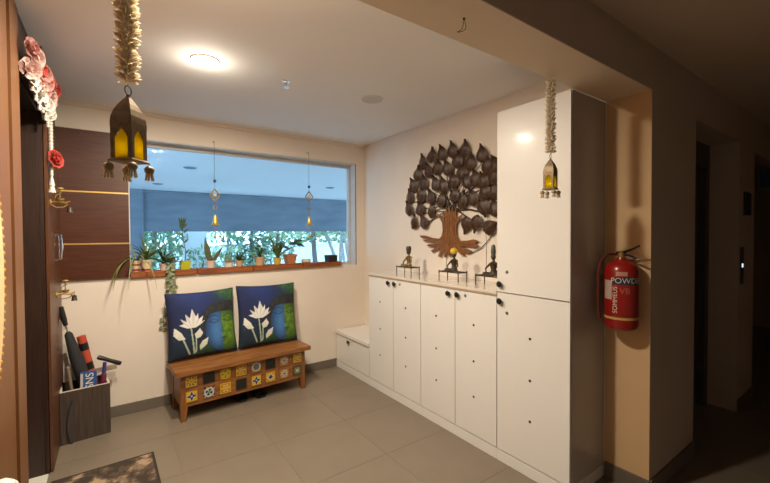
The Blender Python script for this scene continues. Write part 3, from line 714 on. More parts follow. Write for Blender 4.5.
def cushion_col(u, v):
    n = 0.5 + 0.6*fbm(u, v, 5.0); n2 = 0.5 + 0.6*fbm(u + 3, v, 16.0)
    c = mixc((0.006, 0.010, 0.040), (0.014, 0.035, 0.17), 0.25*n + 1.5*max(0, 1 - abs(u - 0.42)*2.0)*max(0, v - 0.42))
    c = mixc(c, (0.004, 0.020, 0.022), max(0, 0.55 - v)*1.4)
    if u > 0.6: c = mixc(c, (0.012, 0.05, 0.03), (u - 0.6)*3*max(0, v - 0.5)*2)
    c = mixc(c, (0.05, 0.17, 0.02), (u + v - 1.62)*4*n2)                       # green corner
    c = mixc(c, (0.03, 0.12, 0.012), max(0, 1 - math.hypot((u - 0.50)/0.20, (v - 0.05)/0.22))*1.1*n)
    wob = 0.03*(n - 0.5)
    # hair: a dark cap around the head
    dh = math.hypot((u - 0.82)/0.37, (v - 0.48)/0.35)
    if dh + wob < 1 and v > 0.30: c = mixc((0.008, 0.011, 0.018), (0.030, 0.034, 0.030), n2)
    # face: left outline is the cheek and jaw, right side runs off under the green light
    fu, fv = (u - 0.80)/0.285, (v - 0.36)/0.36
    if fu*fu + fv*fv < 1 and v < 0.625 + 0.03*math.cos(7*(u - 0.8)) + 0.6*wob:
        rr_ = fu*fu + fv*fv
        sh = max(0.0, 1 - rr_)*(0.65 + 0.5*n2) + 0.02
        lit = math.exp(-((u - 0.66)/0.08)**2)*max(0, 1 - rr_*0.8)
        blue = mixc((0.012, 0.04, 0.13), (0.055, 0.18, 0.44), sh*0.7 + 0.5*lit)
        green = mixc((0.015, 0.06, 0.008), (0.12, 0.24, 0.015), sh*(0.5 + 0.8*n2))
        c = mixc(blue, green, (u - 0.775)*22 + 0.5)
        dk = mixc((0.006, 0.014, 0.035), (0.006, 0.025, 0.006), (u - 0.775)*22 + 0.5)
        def ink(k):
            nonlocal c
            c = mixc(c, dk, k)
        for eu in (0.665, 0.895):
            du = (u - eu)/0.085
            if abs(du) < 1:
                ink(0.85*max(0, 1 - abs(v - (0.485 + 0.035*du*du))/0.016))          # closed lid
                ink(0.40*max(0, 1 - abs(v - (0.535 - 0.03*du*du))/0.012))           # fold
                ink(0.75*max(0, 1 - abs(v - (0.600 - 0.045*du*du))/0.016))          # brow
        ink(0.65*max(0, 1 - abs(u - 0.79 - 0.015*math.sin(9*v))/0.014)*(1 if 0.34 < v < 0.58 else 0))
        ink(0.8*max(0, 1 - math.hypot((u - 0.795)/0.060, (v - 0.325)/0.022)))
        ink(0.9*max(0, 1 - math.hypot((u - 0.80)/0.085, (v - 0.225)/0.030)))
        ink(0.4*max(0, 1 - math.hypot((u - 0.80)/0.06, (v - 0.165)/0.03)))
    for P in STM:
        if inpoly(u, v, P): c = mixc((0.42, 0.46, 0.40), (0.25, 0.36, 0.20), n2)
    for k, P in enumerate(LOT):
        if inpoly(u, v, P):
            c = mixc((0.74, 0.71, 0.66), (0.48, 0.50, 0.50), 0.5 + 0.5*math.sin(math.atan2(u - 0.33, v - 0.40)*16) - 0.3) if k == 0 else mixc((0.70, 0.68, 0.62), (0.36, 0.42, 0.28), max(0, 0.45 - v)*1.6 + 0.3*(n2 - 0.5))
    return c
NC = 150
CW = 0.60
def cush_xy(u, v):
    a, b = 2*u - 1, 2*v - 1
    x = a*(1 - 0.055*(1 - b*b))*CW/2; z = b*(1 - 0.055*(1 - a*a))*CW/2
    return x, z, (max(0.0, (1 - a**4)*(1 - b**4)))**0.5
def cfront(u, v): x, z, t = cush_xy(u, v); return (x, -0.052*t - 0.003 - 0.004*math.sin(9*u)*math.sin(8*v)*t, z)
def cback(u, v): x, z, t = cush_xy(u, v); return (x, 0.045*t + 0.003, z)
CME = grid_mesh('cover', NC, NC, cfront, cushion_col, painted('cushion_print', 0.8, bump=0.25), back=cback)
for q, lab, rz in (((0.664, 3.838, 0.738), 'lotus and face printed cushion beside the potted trailing vine', 0.05), ((1.275, 3.852, 0.742), 'lotus and face printed cushion nearer the white cabinets', 0.03)):
    t = thing('cushion', lab, 'cushion', q, rz, group='printed cushions on the bench')
    t.rotation_euler = (-0.17, -0.012 if q[0] < 1 else 0.02, rz)
    if q[0] < 1: t.scale = (0.97, 1, 0.985)
    put('cover', CME, t)
    pp = MB(); loop = [cush_xy(i/40, 0) for i in range(40)] + [cush_xy(1, i/40) for i in range(40)] + [cush_xy(1 - i/40, 1) for i in range(40)] + [cush_xy(0, 1 - i/40) for i in range(41)]
    pp.tube([(x, 0, z) for x, z, _ in loop], 0.0045, 6).build('piping', mat('navy_piping', (0.012, 0.016, 0.03), 0.8), t, smooth='all')

# ================================================================ WINDOW LEDGE, POTS AND PLANTS
LZ = 1.229
PK = 1.028                                      # the pots stand in the window recess
ld = thing('window_ledge', 'orange brown plank ledge below the window', 'ledge')
for x0, x1 in ((0.125, 0.646), (0.654, 1.168), (1.176, 1.705), (1.713, 2.190)):
    box('plank', x0, x1, 3.957, 4.092, LZ - 0.048, LZ, LEDGE, ld, bevel=0.003)
SOIL = mat('potting_soil', (0.05, 0.035, 0.025), 0.95, scale=60, bump=0.6)
G1 = mat('plant_green', (0.10, 0.17, 0.05), 0.5, var=0.45, scale=30); G2 = mat('plant_dark_green', (0.045, 0.09, 0.035), 0.45, var=0.4, scale=30)
G3 = mat('plant_yellow_green', (0.24, 0.27, 0.07), 0.5, var=0.35, scale=30); G4 = mat('plant_grey_green', (0.20, 0.24, 0.15), 0.6, var=0.3, scale=30)
PY = 4.03
def blade(b, p0, dirv, ln, w, droop, n=6, fold=0.15, flat=False):
    """curved strap leaf: ribbon with a folded middle"""
    p = Vector(p0); d = Vector(dirv).normalized(); rows = []
    side = d.cross(Vector((0, 0, 1)))
    side = side.normalized() if side.length > 0.05 else Vector((1, 0, 0))
    if flat: side = d.cross(Vector((0, 1, 0))).normalized()
    for i in range(n + 1):
        s = i/n; ww = w*(0.55 + 0.9*s*(1 - s)*2)*(1 - s**3)*0.5 + 0.0004
        nrm = side.cross(d).normalized()
        rows.append([p - side*ww, p - nrm*ww*fold*2, p + side*ww])
        p = p + d*ln/n; d = (d + Vector((0, 0, -droop/n))).normalized()
    b.sheet(rows)
def oval(b, p, out, up, l, w):
    """flat oval leaf starting at p along out"""
    out = Vector(out).normalized(); s = out.cross(Vector(up)); s = s.normalized() if s.length > 0.01 else Vector((1, 0, 0)); n_ = s.cross(out)
    rows = []
    for t_, q in ((0, 0.05), (0.2, 0.8), (0.45, 1.0), (0.75, 0.65), (1, 0.04)):
        c = p + out*l*t_ - n_*l*0.18*t_*t_
        rows.append([c - s*w*q/2 + n_*w*0.12*q, c, c + s*w*q/2 + n_*w*0.12*q])
    b.sheet(rows)
def pot(x, r0, r1, h, mt, label, square=False, name='potted_plant', cat='plant', y=PY, rim=True):
    t = thing(name, label, cat, (x*PK, y, LZ), group='pots on the window ledge'); t.scale = (PK, PK, PK)
    n = 4 if square else 20; m = rot('Z', PI/4) if square else None; k = 1.3 if square else 1.0
    prof = [(r0*k, 0), (r1*k, h*0.78), (r1*1.0*k, h*0.80)]
    prof += [(r1*1.10*k, h*0.80), (r1*1.12*k, h)] if rim else [(r1*1.02*k, h)]
    prof += [(r1*0.92*k, h), (r1*0.88*k, h*0.86), (0.002, h*0.86)]
    MB().lathe(prof, n, m=m).build('pot', mt, t, smooth=True)
    MB().lathe([(r1*0.86*k, h*0.84), (r1*0.86*k, h*0.89), (0.002, h*0.91)], n, m=m).build('soil', SOIL, t)
    return t
def spider(t, h, n, ln, w, mt, seed, droop=1.6, lo=0.35, hi=1.3, xmin=-1.0):
    rr = random.Random(seed); b = MB()
    for k in range(n):
        a = 2*PI*k/n + rr.uniform(-0.3, 0.3); e = rr.uniform(lo, hi)
        blade(b, (0, 0, h*0.88), (math.cos(a)*math.cos(e), math.sin(a)*math.cos(e)*0.6 - 0.12, math.sin(e)), ln*rr.uniform(0.6, 1.1), w*1.35, droop*rr.uniform(0.7, 1.3), 6, 0.15, k % 2 == 0)
    for v in b.bm.verts:
        v.co.y = min(v.co.y, 0.052)
        if v.co.y > -0.075: v.co.x = max(v.co.x, xmin)
    return b.build('foliage', mt, t, smooth='all')
TERRA = mat('terracotta', (0.46, 0.17, 0.07), 0.75, scale=20); CREAM = mat('cream_pot', (0.72, 0.60, 0.38), 0.5, scale=12)
PINK = mat('pinkish_white_pot', (0.68, 0.52, 0.44), 0.5, scale=12); WPOT = mat('white_pot', (0.72, 0.67, 0.60), 0.4); LIME = mat('lime_pot', (0.42, 0.44, 0.02), 0.4)
BEIGE = mat('beige_clay_pot', (0.55, 0.36, 0.20), 0.6); YPOT = mat('yellow_pot', (0.62, 0.42, 0.05), 0.45); REDB = mat('red_band', (0.40, 0.06, 0.03), 0.5)
t = pot(0.165, 0.028, 0.033, 0.095, CREAM, 'narrow cream pot with red stripes and drooping leaves')
MB().lathe([(0.0296, 0.006), (0.0308, 0.024)], 20, cap=False).lathe([(0.033, 0.052), (0.0343, 0.066)], 20, cap=False).build('red_stripe', REDB, t)
spider(t, 0.095, 12, 0.27, 0.010, G3, 1, 2.6, 0.2, 1.1, -0.040)
b = MB()
for a in ((-0.6, -0.75, 0.55), (-0.7, -0.65, 0.4), (-0.2, -0.8, 0.5), (0.4, -0.7, 0.4)): blade(b, (0, 0, 0.085), a, 0.42, 0.012, 3.4, 10)
for v in b.bm.verts:
    if v.co.y > -0.075: v.co.x = max(v.co.x, -0.040)
b.build('trailing_leaf', G3, t, smooth='all')
t = pot(0.237, 0.036, 0.044, 0.100, CREAM, 'round cream pot with a red base band and spider plant')
MB().lathe([(0.0372, 0.004), (0.0385, 0.022)], 20, cap=False).build('red_stripe', REDB, t)
spider(t, 0.10, 20, 0.27, 0.012, G1, 2, 1.5, 0.5, 1.45, -0.108)
t = pot(0.368, 0.026, 0.034, 0.060, PINK, 'small pink pot with thin arching leaves')
spider(t, 0.06, 14, 0.24, 0.010, G2, 4, 1.6, 0.75, 1.4)
t = pot(0.432, 0.024, 0.032, 0.055, mat('grey_pot', (0.35, 0.36, 0.36), 0.5), 'grey pot with a trailing round leaved vine', y=4.005)
b = MB(); rr = random.Random(9)
vine = [Vector((0, -0.01, 0.055)), Vector((-0.02, -0.05, 0.06)), Vector((-0.03, -0.065, 0.0)), Vector((-0.035, -0.066, -0.06)), Vector((-0.02, -0.064, -0.12)), Vector((-0.015, -0.064, -0.17))]
b2 = MB(); b2.tube(vine, 0.0025, 6); b2.tube([vine[1], Vector((0.01, -0.065, 0.0)), Vector((0.015, -0.066, -0.07)), Vector((0.02, -0.064, -0.15))], 0.0022, 6)
b2.tube([vine[3], Vector((-0.055, -0.060, -0.22)), Vector((-0.072, -0.045, -0.36)), Vector((-0.082, -0.030, -0.50))], 0.0018, 6)
b2.build('vine_stem', G1, t)
POTH = mat('pothos_leaf', (0.16, 0.20, 0.06), 0.45, var=0.5, scale=20); bl = MB()
for k, (vx, vy, vz) in enumerate(((-0.074, -0.044, -0.38), (-0.078, -0.04, -0.42), (-0.080, -0.036, -0.46), (-0.082, -0.032, -0.49), (-0.083, -0.030, -0.51))):
    oval(bl, Vector((vx, vy, vz)), (0.9*(-1)**k, -0.3, -0.5), (0, -1, 0.3), 0.036, 0.028)
bl.build('vine_tip', POTH, t, smooth='all')
for k in range(20):
    s = k/19; p = Vector((-0.025 + (0.04 if k % 2 else 0)*s, -0.066, 0.05 - 0.235*s)); a = rr.uniform(-1.2, 1.2) + (PI if k % 3 else 0)
    oval(b, p, (math.cos(a), -0.25, -0.4 + 0.3*math.sin(a)), (0, -1, 0.3), 0.040, 0.033)
for k in range(14):
    a = rr.uniform(0, 2*PI); oval(b, Vector((0.02*math.cos(a), 0.02*math.sin(a), 0.06)), (math.cos(a), math.sin(a)*0.6, rr.uniform(0.3, 1.8)), (0, 0, 1), 0.07, 0.05)
b.build('vine_leaf', mat('pothos_leaf', (0.16, 0.20, 0.06), 0.45, var=0.5, scale=20), t, smooth='all')
t = pot(0.540, 0.040, 0.046, 0.075, LIME, 'lime green square pot with one tall thin stem', square=True, rim=False)
b = MB(); b.tube([(0, 0, 0.06), (0.008, 0, 0.16), (-0.012, 0, 0.28), (-0.022, 0, 0.40)], [0.004, 0.0035, 0.003, 0.0015], 6); b.build('stem', G2, t)
b = MB()
for k, z in enumerate((0.14, 0.19, 0.24, 0.29, 0.33, 0.36, 0.38)): oval(b, Vector((0.0 - 0.05*(z - 0.15), 0, z)), ((-1)**k*0.8, -0.3, 0.9), (0, -1, 0), 0.055, 0.016)
for a in (-0.25, -0.05, 0.15, 0.3): blade(b, (-0.02, 0, 0.37), (a, -0.1, 1), 0.11, 0.024, 0.1, 6, 0.1, True)
b.build('foliage', G2, t, smooth='all')
t = pot(0.757, 0.033, 0.040, 0.068, PINK, 'pinkish white pot with a two leaved sword plant')
for a, ln, w, dx in (((-0.18, 0, 1), 0.24, 0.058, -0.008), ((0.80, 0, 1), 0.17, 0.042, 0.012), ((0.25, -0.1, 1), 0.07, 0.024, 0.0)):
    b = MB(); blade(b, (dx, 0, 0.058), a, ln, w, -0.25, 8, 0.1, True); b.build('sword_leaf', mat('sansevieria_leaf', (0.10, 0.12, 0.045), 0.45, var=0.5, scale=30, stretch=(1, 1, 3)), t, smooth='all')
t = pot(0.922, 0.040, 0.044, 0.042, WPOT, 'low white bowl with small upright succulents')
b = MB()
for k in range(9):
    p = Vector((0.028*math.cos(k*0.7), 0.02*math.sin(k*0.7), 0.036)); ln = 0.05 + 0.035*((k*5) % 4)/2
    b.tube([p, p + Vector((0.012*math.cos(k), 0, ln*0.6)), p + Vector((0.016*math.cos(k), 0, ln))], [0.008, 0.006, 0.001], 6)
b.build('succulent', G4, t, smooth=True)
t = pot(1.022, 0.028, 0.035, 0.058, BEIGE, 'small clay pot with a spiky dark succulent')
spider(t, 0.058, 16, 0.10, 0.016, G2, 6, 0.2, 0.3, 1.4)
t = pot(1.221, 0.043, 0.052, 0.085, BEIGE, 'beige clay pot with a bushy leafy plant')
b = MB(); rr = random.Random(12); bs = MB()
for k in range(80):
    a = rr.uniform(0, 2*PI); r = rr.uniform(0.01, 0.13); z = rr.uniform(0.10, 0.30) - r*0.4
    p = Vector((r*math.cos(a), r*math.sin(a)*0.5 - 0.01, z)); oval(b, p, (math.cos(a), math.sin(a)*0.6, rr.uniform(-0.3, 0.9)), (0, 0, 1), rr.uniform(0.04, 0.065), 0.032)
    if k % 4 == 0: bs.tube([(0, 0, 0.07), p*0.6 + Vector((0, 0, 0.04)), p], 0.002, 5)
b.build('foliage', G1, t, smooth='all'); bs.build('stem', G1, t)
t = pot(1.409, 0.030, 0.037, 0.066, YPOT, 'yellow pot with a tall fan of narrow leaves')
spider(t, 0.066, 20, 0.31, 0.014, G1, 8, 0.9, 0.75, 1.5)
t = pot(1.547, 0.046, 0.058, 0.100, TERRA, 'terracotta pot with a few broad leaves on stalks', square=True)
b = MB(); bs = MB()
for x, z, a in ((-0.06, 0.20, PI*0.95), (-0.02, 0.205, 0.2), (0.03, 0.225, 0.4), (0.055, 0.21, -0.5), (0.0, 0.15, 2.6)):
    p = Vector((x, -0.01, z)); bs.tube([(x*0.15, 0, 0.085), (x*0.5, 0, z*0.75), p], 0.0025, 6); oval(b, p, (math.cos(a), -0.35, math.sin(a)*0.6 + 0.1), (0, -0.6, 1), 0.11, 0.07)
b.build('broad_leaf', G2, t, smooth='all'); bs.build('stalk', G1, t)
t = thing('candle_bowl', 'small pinkish white bowl at the bare end of the ledge', 'bowl', (1.730*PK, PY, LZ))
MB().lathe([(0.038, 0), (0.052, 0.012), (0.054, 0.030), (0.047, 0.044), (0.042, 0.043), (0.045, 0.03), (0.040, 0.014), (0.002, 0.010)], 22).build('bowl', PINK, t, smooth=True)
MB().lathe([(0.040, 0.020), (0.038, 0.030), (0.002, 0.033)], 20).build('filling', WPOT, t)
t = thing('black_box', 'small square black planter box at the end of the ledge', 'box', (2.035*PK, PY, LZ))
MB().rings([[(-a, -a, z), (a, -a, z), (a, a, z), (-a, a, z)] for a, z in ((0.052, 0), (0.058, 0.076), (0.053, 0.076), (0.049, 0.012))]).build('planter', BLACK, t, bevel=0.002)
MB().box(-0.050, 0.050, -0.050, 0.050, 0.055, 0.060).build('soil', SOIL, t)

# ================================================================ HANGING WIND CHIMES
def chime(x, label, z):
    t = thing('bell_chime', label, 'chime', (x, 3.93, 0), group='brass bell chimes before the window')
    MB().tube([(0, 0.055, z[0]), (0, 0.02, z[0] + 0.01), (0, 0, z[0]), (0, 0, z[0] - 0.015)], 0.002, 6).build('hook', BRONZE, t)
    MB().tube([(0, 0, z[0] - 0.01), (0, 0, z[2] + 0.055)], 0.0016, 6).tube([(0, 0, z[2] - 0.055), (0, 0, z[4] + 0.05)], 0.0016, 6).tube([(0, 0, z[4] - 0.04), (0, 0, z[5])], 0.0016, 6).build('cord', mat('chime_cord', (0.16, 0.12, 0.10), 0.8), t)
    MB().ball((0, 0, z[1]), 0.014, 10, (1, 1, 1.2)).build('bead', mat('navy_bead', (0.02, 0.03, 0.07), 0.3), t, smooth=True)
    dm = MB(); D4 = [(0, 0, z[2] + 0.060), (0.044, 0, z[2]), (0, 0, z[2] - 0.060), (-0.044, 0, z[2])]
    for k in range(4): dm.tube([D4[k], D4[(k + 1) % 4]], 0.0065, 6)
    dm.build('diamond_ring', BRASS, t)
    MB().ball((0, 0, z[2]), 0.020, 12).build('bead', mat('clear_bead', (0.6, 0.55, 0.42), 0.2), t, smooth=True)
    MB().tube([(0.02*math.cos(2*PI*k/10), 0, z[3] + 0.02*math.sin(2*PI*k/10)) for k in range(11)], 0.004, 6).build('small_ring', BRASS, t)
    MB().lathe([(0.006, 0.060), (0.016, 0.045), (0.020, 0.010), (0.026, -0.022), (0.040, -0.040), (0.036, -0.041), (0.020, -0.02), (0.004, 0.04)], 16, c=(0, 0, z[4])).build('bell', mat('bright_brass', (0.72, 0.46, 0.10), 0.3, metal=0.7), t, smooth=True)
    for k in range(4): MB().ball((0.004*(-1)**k, 0, z[4] - 0.07 - 0.028*k), 0.010 - 0.001*k, 8).build('bead', mat('amber_bead', (0.45, 0.25, 0.12), 0.3), t, smooth=True)
    MB().lathe([(0.003, 0.02), (0.012, 0.0), (0.014, -0.015), (0.002, -0.016)], 10, c=(0, 0, z[5])).build('clapper_tag', BRASS, t)
chime(0.806, 'brass bell chime hanging above the sword plant', (2.44, 2.065, 1.93, 1.815, 1.685, 1.53))
chime(1.777, 'brass bell chime hanging above the small bowl', (2.448, 2.073, 1.965, 1.83, 1.69, 1.53))

# ================================================================ BEAM LANTERNS ON BEAD GARLANDS
BEADW = mat('ivory_garland_buds', (0.90, 0.82, 0.68), 0.55, var=0.15, scale=60)
_n = BEADW.node_tree.nodes; _l = BEADW.node_tree.links; _t = _n.new('ShaderNodeBsdfTranslucent'); _t.inputs['Color'].default_value = (0.9, 0.82, 0.66, 1)
_m = _n.new('ShaderNodeMixShader'); _m.inputs['Fac'].default_value = 0.5
_l.new(_n['Principled BSDF'].outputs[0], _m.inputs[1]); _l.new(_t.outputs[0], _m.inputs[2]); _l.new(_m.outputs[0], _n['Material Output'].inputs['Surface'])
YGL = None
def lantern_glass():
    global YGL
    if YGL: return YGL
    m = bpy.data.materials.new('yellow_glass'); m.use_nodes = True; nt = m.node_tree; nt.nodes.clear(); n = nt.nodes; l = nt.links
    o = n.new('ShaderNodeOutputMaterial'); a = n.new('ShaderNodeBsdfTranslucent'); b = n.new('ShaderNodeBsdfTransparent'); g = n.new('ShaderNodeBsdfDiffuse')
    nz = n.new('ShaderNodeTexNoise'); nz.inputs['Scale'].default_value = 40; cr = n.new('ShaderNodeValToRGB')
    cr.color_ramp.elements[0].color = (0.72, 0.58, 0.0, 1); cr.color_ramp.elements[1].color = (0.95, 0.85, 0.03, 1)
    l.new(nz.outputs['Fac'], cr.inputs['Fac'])
    for s in (a, b, g): l.new(cr.outputs['Color'], s.inputs['Color'])
    m1 = n.new('ShaderNodeMixShader'); m1.inputs['Fac'].default_value = 0.35; m2 = n.new('ShaderNodeMixShader'); m2.inputs['Fac'].default_value = 0.15
    l.new(a.outputs[0], m1.inputs[1]); l.new(b.outputs[0], m1.inputs[2]); l.new(m1.outputs[0], m2.inputs[1]); l.new(g.outputs[0], m2.inputs[2])
    l.new(m2.outputs[0], o.inputs['Surface']); YGL = m
    return m
def lantern(x, y, ztop, rz, label, glabel, gz1, grad, seed):
    t = thing('hanging_lantern', label, 'lantern', (x, y, ztop), rz, group='brass lanterns hung from the beam')
    HB = -0.163                                     # base
    s = 0.0265
    MB().tube([(0.011*math.cos(a), 0, 0.012 + 0.011*math.sin(a)) for a in [2*PI*k/16 for k in range(17)]], 0.0013, 6).build('ring', BRONZE, t)
    MB().ball((0, 0, -0.002), 0.0048, 8).build('finial', BRONZE, t, smooth=True)
    prof = [(0.003, -0.003), (0.0085, -0.012), (0.0155, -0.025), (0.0215, -0.039), (0.0255, -0.054), (s + 0.0005, -0.070), (s + 0.0005, -0.082)]
    MB().rings([[(-a, -a, z), (a, -a, z), (a, a, z), (-a, a, z)] for a, z in reversed(prof)]).build('dome', LANT, t, bevel=0.0008)
    # cage: four corner posts and pointed arch windows on each side
    for i in range(4):
        m = rot('Z', i*PI/2)
        f = MB()
        f.prism([m @ Vector(v) for v in ((-s, -s, -0.082), (-s, -s, -0.155), (-s*0.62, -s, -0.155), (-s*0.62, -s, -0.108), (-s*0.45, -s, -0.098), (0, -s, -0.084), (0, -s, -0.082))], m.to_3x3() @ Vector((0, 0.002, 0)))
        f.prism([m @ Vector(v) for v in ((s, -s, -0.082), (0, -s, -0.082), (0, -s, -0.084), (s*0.45, -s, -0.098), (s*0.62, -s, -0.108), (s*0.62, -s, -0.155), (s, -s, -0.155))], m.to_3x3() @ Vector((0, 0.002, 0)))
        f.build('arch_frame', LANT, t)
        MB().prism([m @ Vector(v) for v in ((-s*0.66, -s + 0.003, -0.154), (s*0.66, -s + 0.003, -0.154), (s*0.66, -s + 0.003, -0.107), (0, -s + 0.003, -0.084), (-s*0.66, -s + 0.003, -0.107))], m.to_3x3() @ Vector((0, 0.0008, 0))).build('glass_pane', lantern_glass(), t)
        c = m @ Vector((s*1.12, -s*1.12, -0.178))
        tl = MB().ball(c, 0.0118, 10).build('tassel', mat('straw_bead', (0.44, 0.33, 0.18), 0.6, var=0.4, scale=200), t, smooth=True)
        tb = MB()
        tb.tube([c + Vector((0, 0, 0.007)), c + Vector((0, 0, 0.016))], 0.0012, 5)
        tb.build('cord', BRASS, tl)
        fr = MB()
        for k in range(7):
            a = 2*PI*k/7; d_ = Vector((math.cos(a), math.sin(a), 0))
            for j in range(4): fr.ball(c + d_*(0.0062 + 0.0008*j) + Vector((0, 0, -0.010 - 0.0046*j)), 0.0029, 6)
        fr.build('fringe', mat('straw_fringe', (0.72, 0.58, 0.38), 0.6), tl, smooth=True)
    MB().rings([[(-a, -a, z), (a, -a, z), (a, a, z), (-a, a, z)] for a, z in ((s + 0.004, -0.163), (s + 0.005, -0.160), (s + 0.001, -0.155))]).build('base', LANT, t)
    cd = MB().lathe([(0.011, -0.155), (0.011, -0.143), (0.002, -0.142)], 12).build('tea_light', WHITE, t)
    MB().ball((0, 0, -0.132), 0.0065, 8, (0.7, 0.7, 1.5)).build('flame', MATS.get('candle_flame') or emit_mat('candle_flame', (1.0, 0.80, 0.30), 9.0), cd, smooth=True)
    # garland
    rr = random.Random(seed); g = MB(); z = ztop + 0.034
    gt = thing('bead_garland', glabel, 'garland', (x, y, 0), group='ivory garlands hung from the beam')
    while z < gz1 - 0.02:
        for k in range(12):
            a = 2*PI*k/12 + rr.uniform(-0.3, 0.3); d_ = Vector((math.cos(a), math.sin(a), rr.uniform(-0.15, 0.55))).normalized()
            r = grad*rr.uniform(0.75, 1.1); p = Vector((0, 0, z)) + d_*r*0.1
            g.tube([p, p + d_*r*0.65, p + d_*r], [0.0012, 0.0036, 0.0010], 5)
        z += 0.0075
    g.build('buds', BEADW, gt)['kind'] = 'stuff'
    MB().tube([(0, 0, ztop + 0.020), (0, 0, gz1)], 0.001, 5).build('thread', BEADW, gt)
    MB().tube([(0, 0, gz1), (0.004, 0, gz1 - 0.008), (0, 0, gz1 - 0.014), (-0.004, 0, gz1 - 0.008), (0, 0, gz1 - 0.002)], 0.001, 5).build('hook', BRONZE, gt)
va = math.atan2(0.037, 1.14)
lantern(0.037, 1.128, 1.891, PI/4 + 0.10, 'brass lantern with yellow panes hanging before the dark cladding', 'ivory bud garland holding the lantern by the clad wall', ZBM - 0.004, 0.027, 5)
lantern(1.876, 1.132, 1.940, 0.15, 'brass lantern with yellow panes hanging before the tall cupboard', 'ivory bud garland holding the lantern by the cupboard', ZBM - 0.004, 0.026, 6)

# ================================================================ FIRE EXTINGUISHER
RED = mat('red_enamel', (0.34, 0.012, 0.008), 0.30, var=0.1, coat=0.4)
fx, fy, fz, frd = XR - 0.100, 1.018, 0.985, 0.088
t = thing('fire_extinguisher', 'red fire extinguisher mounted on the pillar wall', 'extinguisher', (fx, fy, fz))
MB().lathe([(0.060, 0), (0.080, 0.010), (frd, 0.030), (frd, 0.345), (0.081, 0.372), (0.058, 0.395), (0.028, 0.408), (0.024, 0.420)], 32).build('cylinder', RED, t, smooth=True)
MB().lathe([(frd + 0.0006, 0.066), (frd + 0.0006, 0.080)], 32, cap=False).build('gold_band', mat('gold_band_print', (0.62, 0.42, 0.15), 0.4), t, smooth='all')
MB().lathe([(0.020, 0.418), (0.020, 0.448), (0.012, 0.455)], 14).build('valve', BRASS, t, smooth=True)
dv = Vector((-0.32, -0.95, 0)).normalized()          # handle points along the wall towards the corridor
def fp(a, z, b=0.0): return (dv.x*a - dv.y*b, dv.y*a + dv.x*b, z)
MB().tube([fp(-0.03, 0.445), fp(0.02, 0.452), fp(0.08, 0.475), fp(0.115, 0.492)], [0.009, 0.008, 0.006, 0.005], 8).build('lever', BLACK, t, smooth=True)
MB().tube([fp(-0.02, 0.432), fp(0.04, 0.436), (fp(0.10, 0.420))], [0.008, 0.006, 0.005], 8).build('carry_handle', BLACK, t, smooth=True)
MB().lathe([(0.014, 0), (0.014, 0.010)], 12, m=tr(*fp(-0.002, 0.44, 0.03)) @ rot('X', PI/2)).build('pressure_gauge', STEEL, t)
MB().tube([fp(-0.02, 0.436), fp(-0.048, 0.440, -0.05), fp(-0.058, 0.40, -0.092), fp(-0.060, 0.33, -0.106), fp(-0.060, 0.20, -0.108), fp(-0.058, 0.09, -0.106), fp(-0.056, 0.06, -0.104)], [0.008, 0.009, 0.009, 0.009, 0.009, 0.009, 0.011], 8).build('hose', mat('dark_red_hose', (0.13, 0.022, 0.015), 0.5), t, smooth=True)
MB().box(frd - 0.004, 0.0995, -0.02, 0.02, 0.25, 0.40).build('wall_bracket', STEEL, t)
def wrap(me, z, ang, name, m_, parent, r=frd + 0.0014, vertical=False):
    for v in me.vertices:
        px, py = (v.co.x, v.co.y) if not vertical else (-v.co.y, v.co.x)
        a = ang + px/r; v.co = (r*math.cos(a), r*math.sin(a), z + py)
    me.materials.clear(); me.materials.append(m_)
    return put(name, me, parent)
def patch(z0, z1, a0, a1, name, m_, parent, r=frd + 0.0008):
    rows = [[Vector((r*math.cos(a0 + (a1-a0)*k/12), r*math.sin(a0 + (a1-a0)*k/12), z)) for k in range(13)] for z in (z0, z1)]
    return MB().sheet(rows).build(name, m_, parent, smooth='all')
AV = math.atan2(-fy, -fx)                            # towards the viewer in the opening
WT = mat('white_print', (0.75, 0.70, 0.62), 0.5)
patch(0.268, 0.312, AV - 0.50, AV + 1.05, 'label_band', mat('blue_black_print', (0.02, 0.04, 0.08), 0.4), t)
wrap(text_mesh('POWDER', 0.044), 0.290, AV + 0.42, 'lettering', WT, t)
patch(0.318, 0.342, AV - 0.30, AV + 0.35, 'label_patch', mat('pink_print', (0.60, 0.32, 0.26), 0.5), t)
wrap(text_mesh('VB', 0.046), 0.232, AV + 0.20, 'lettering', mat('dull_red_print', (0.50, 0.16, 0.12), 0.5), t)
patch(0.180, 0.290, AV - 1.15, AV - 0.55, 'label_patch', mat('pale_print', (0.52, 0.42, 0.36), 0.5), t)
wrap(text_mesh('SOMMEUS', 0.034), 0.180, AV - 0.34, 'lettering', WT, t, vertical=True)

# ================================================================ CORRIDOR FITTINGS
o = thing('lift_call_panel', 'slim lift call panel with a small blue light', 'panel', (4.45, YE, 1.26))
box('plate', -0.045, 0.045, -0.008, -0.0005, -0.16, 0.16, LIFT, o, bevel=0.003)
box('call_light', -0.013, 0.013, -0.011, -0.008, -0.016, 0.016, emit_mat('blue_call_light', (0.30, 0.42, 1.0), 3.0), o)
o = thing('floor_sign', 'small square dark sign on the corridor wall', 'sign', (4.60, YE, 1.80))
box('plate', -0.11, 0.11, -0.010, -0.0005, -0.10, 0.10, BLACK, o, bevel=0.003)
box('face', -0.095, 0.095, -0.012, -0.010, -0.085, 0.085, mat('dark_sign_face', (0.03, 0.025, 0.02), 0.3), o)

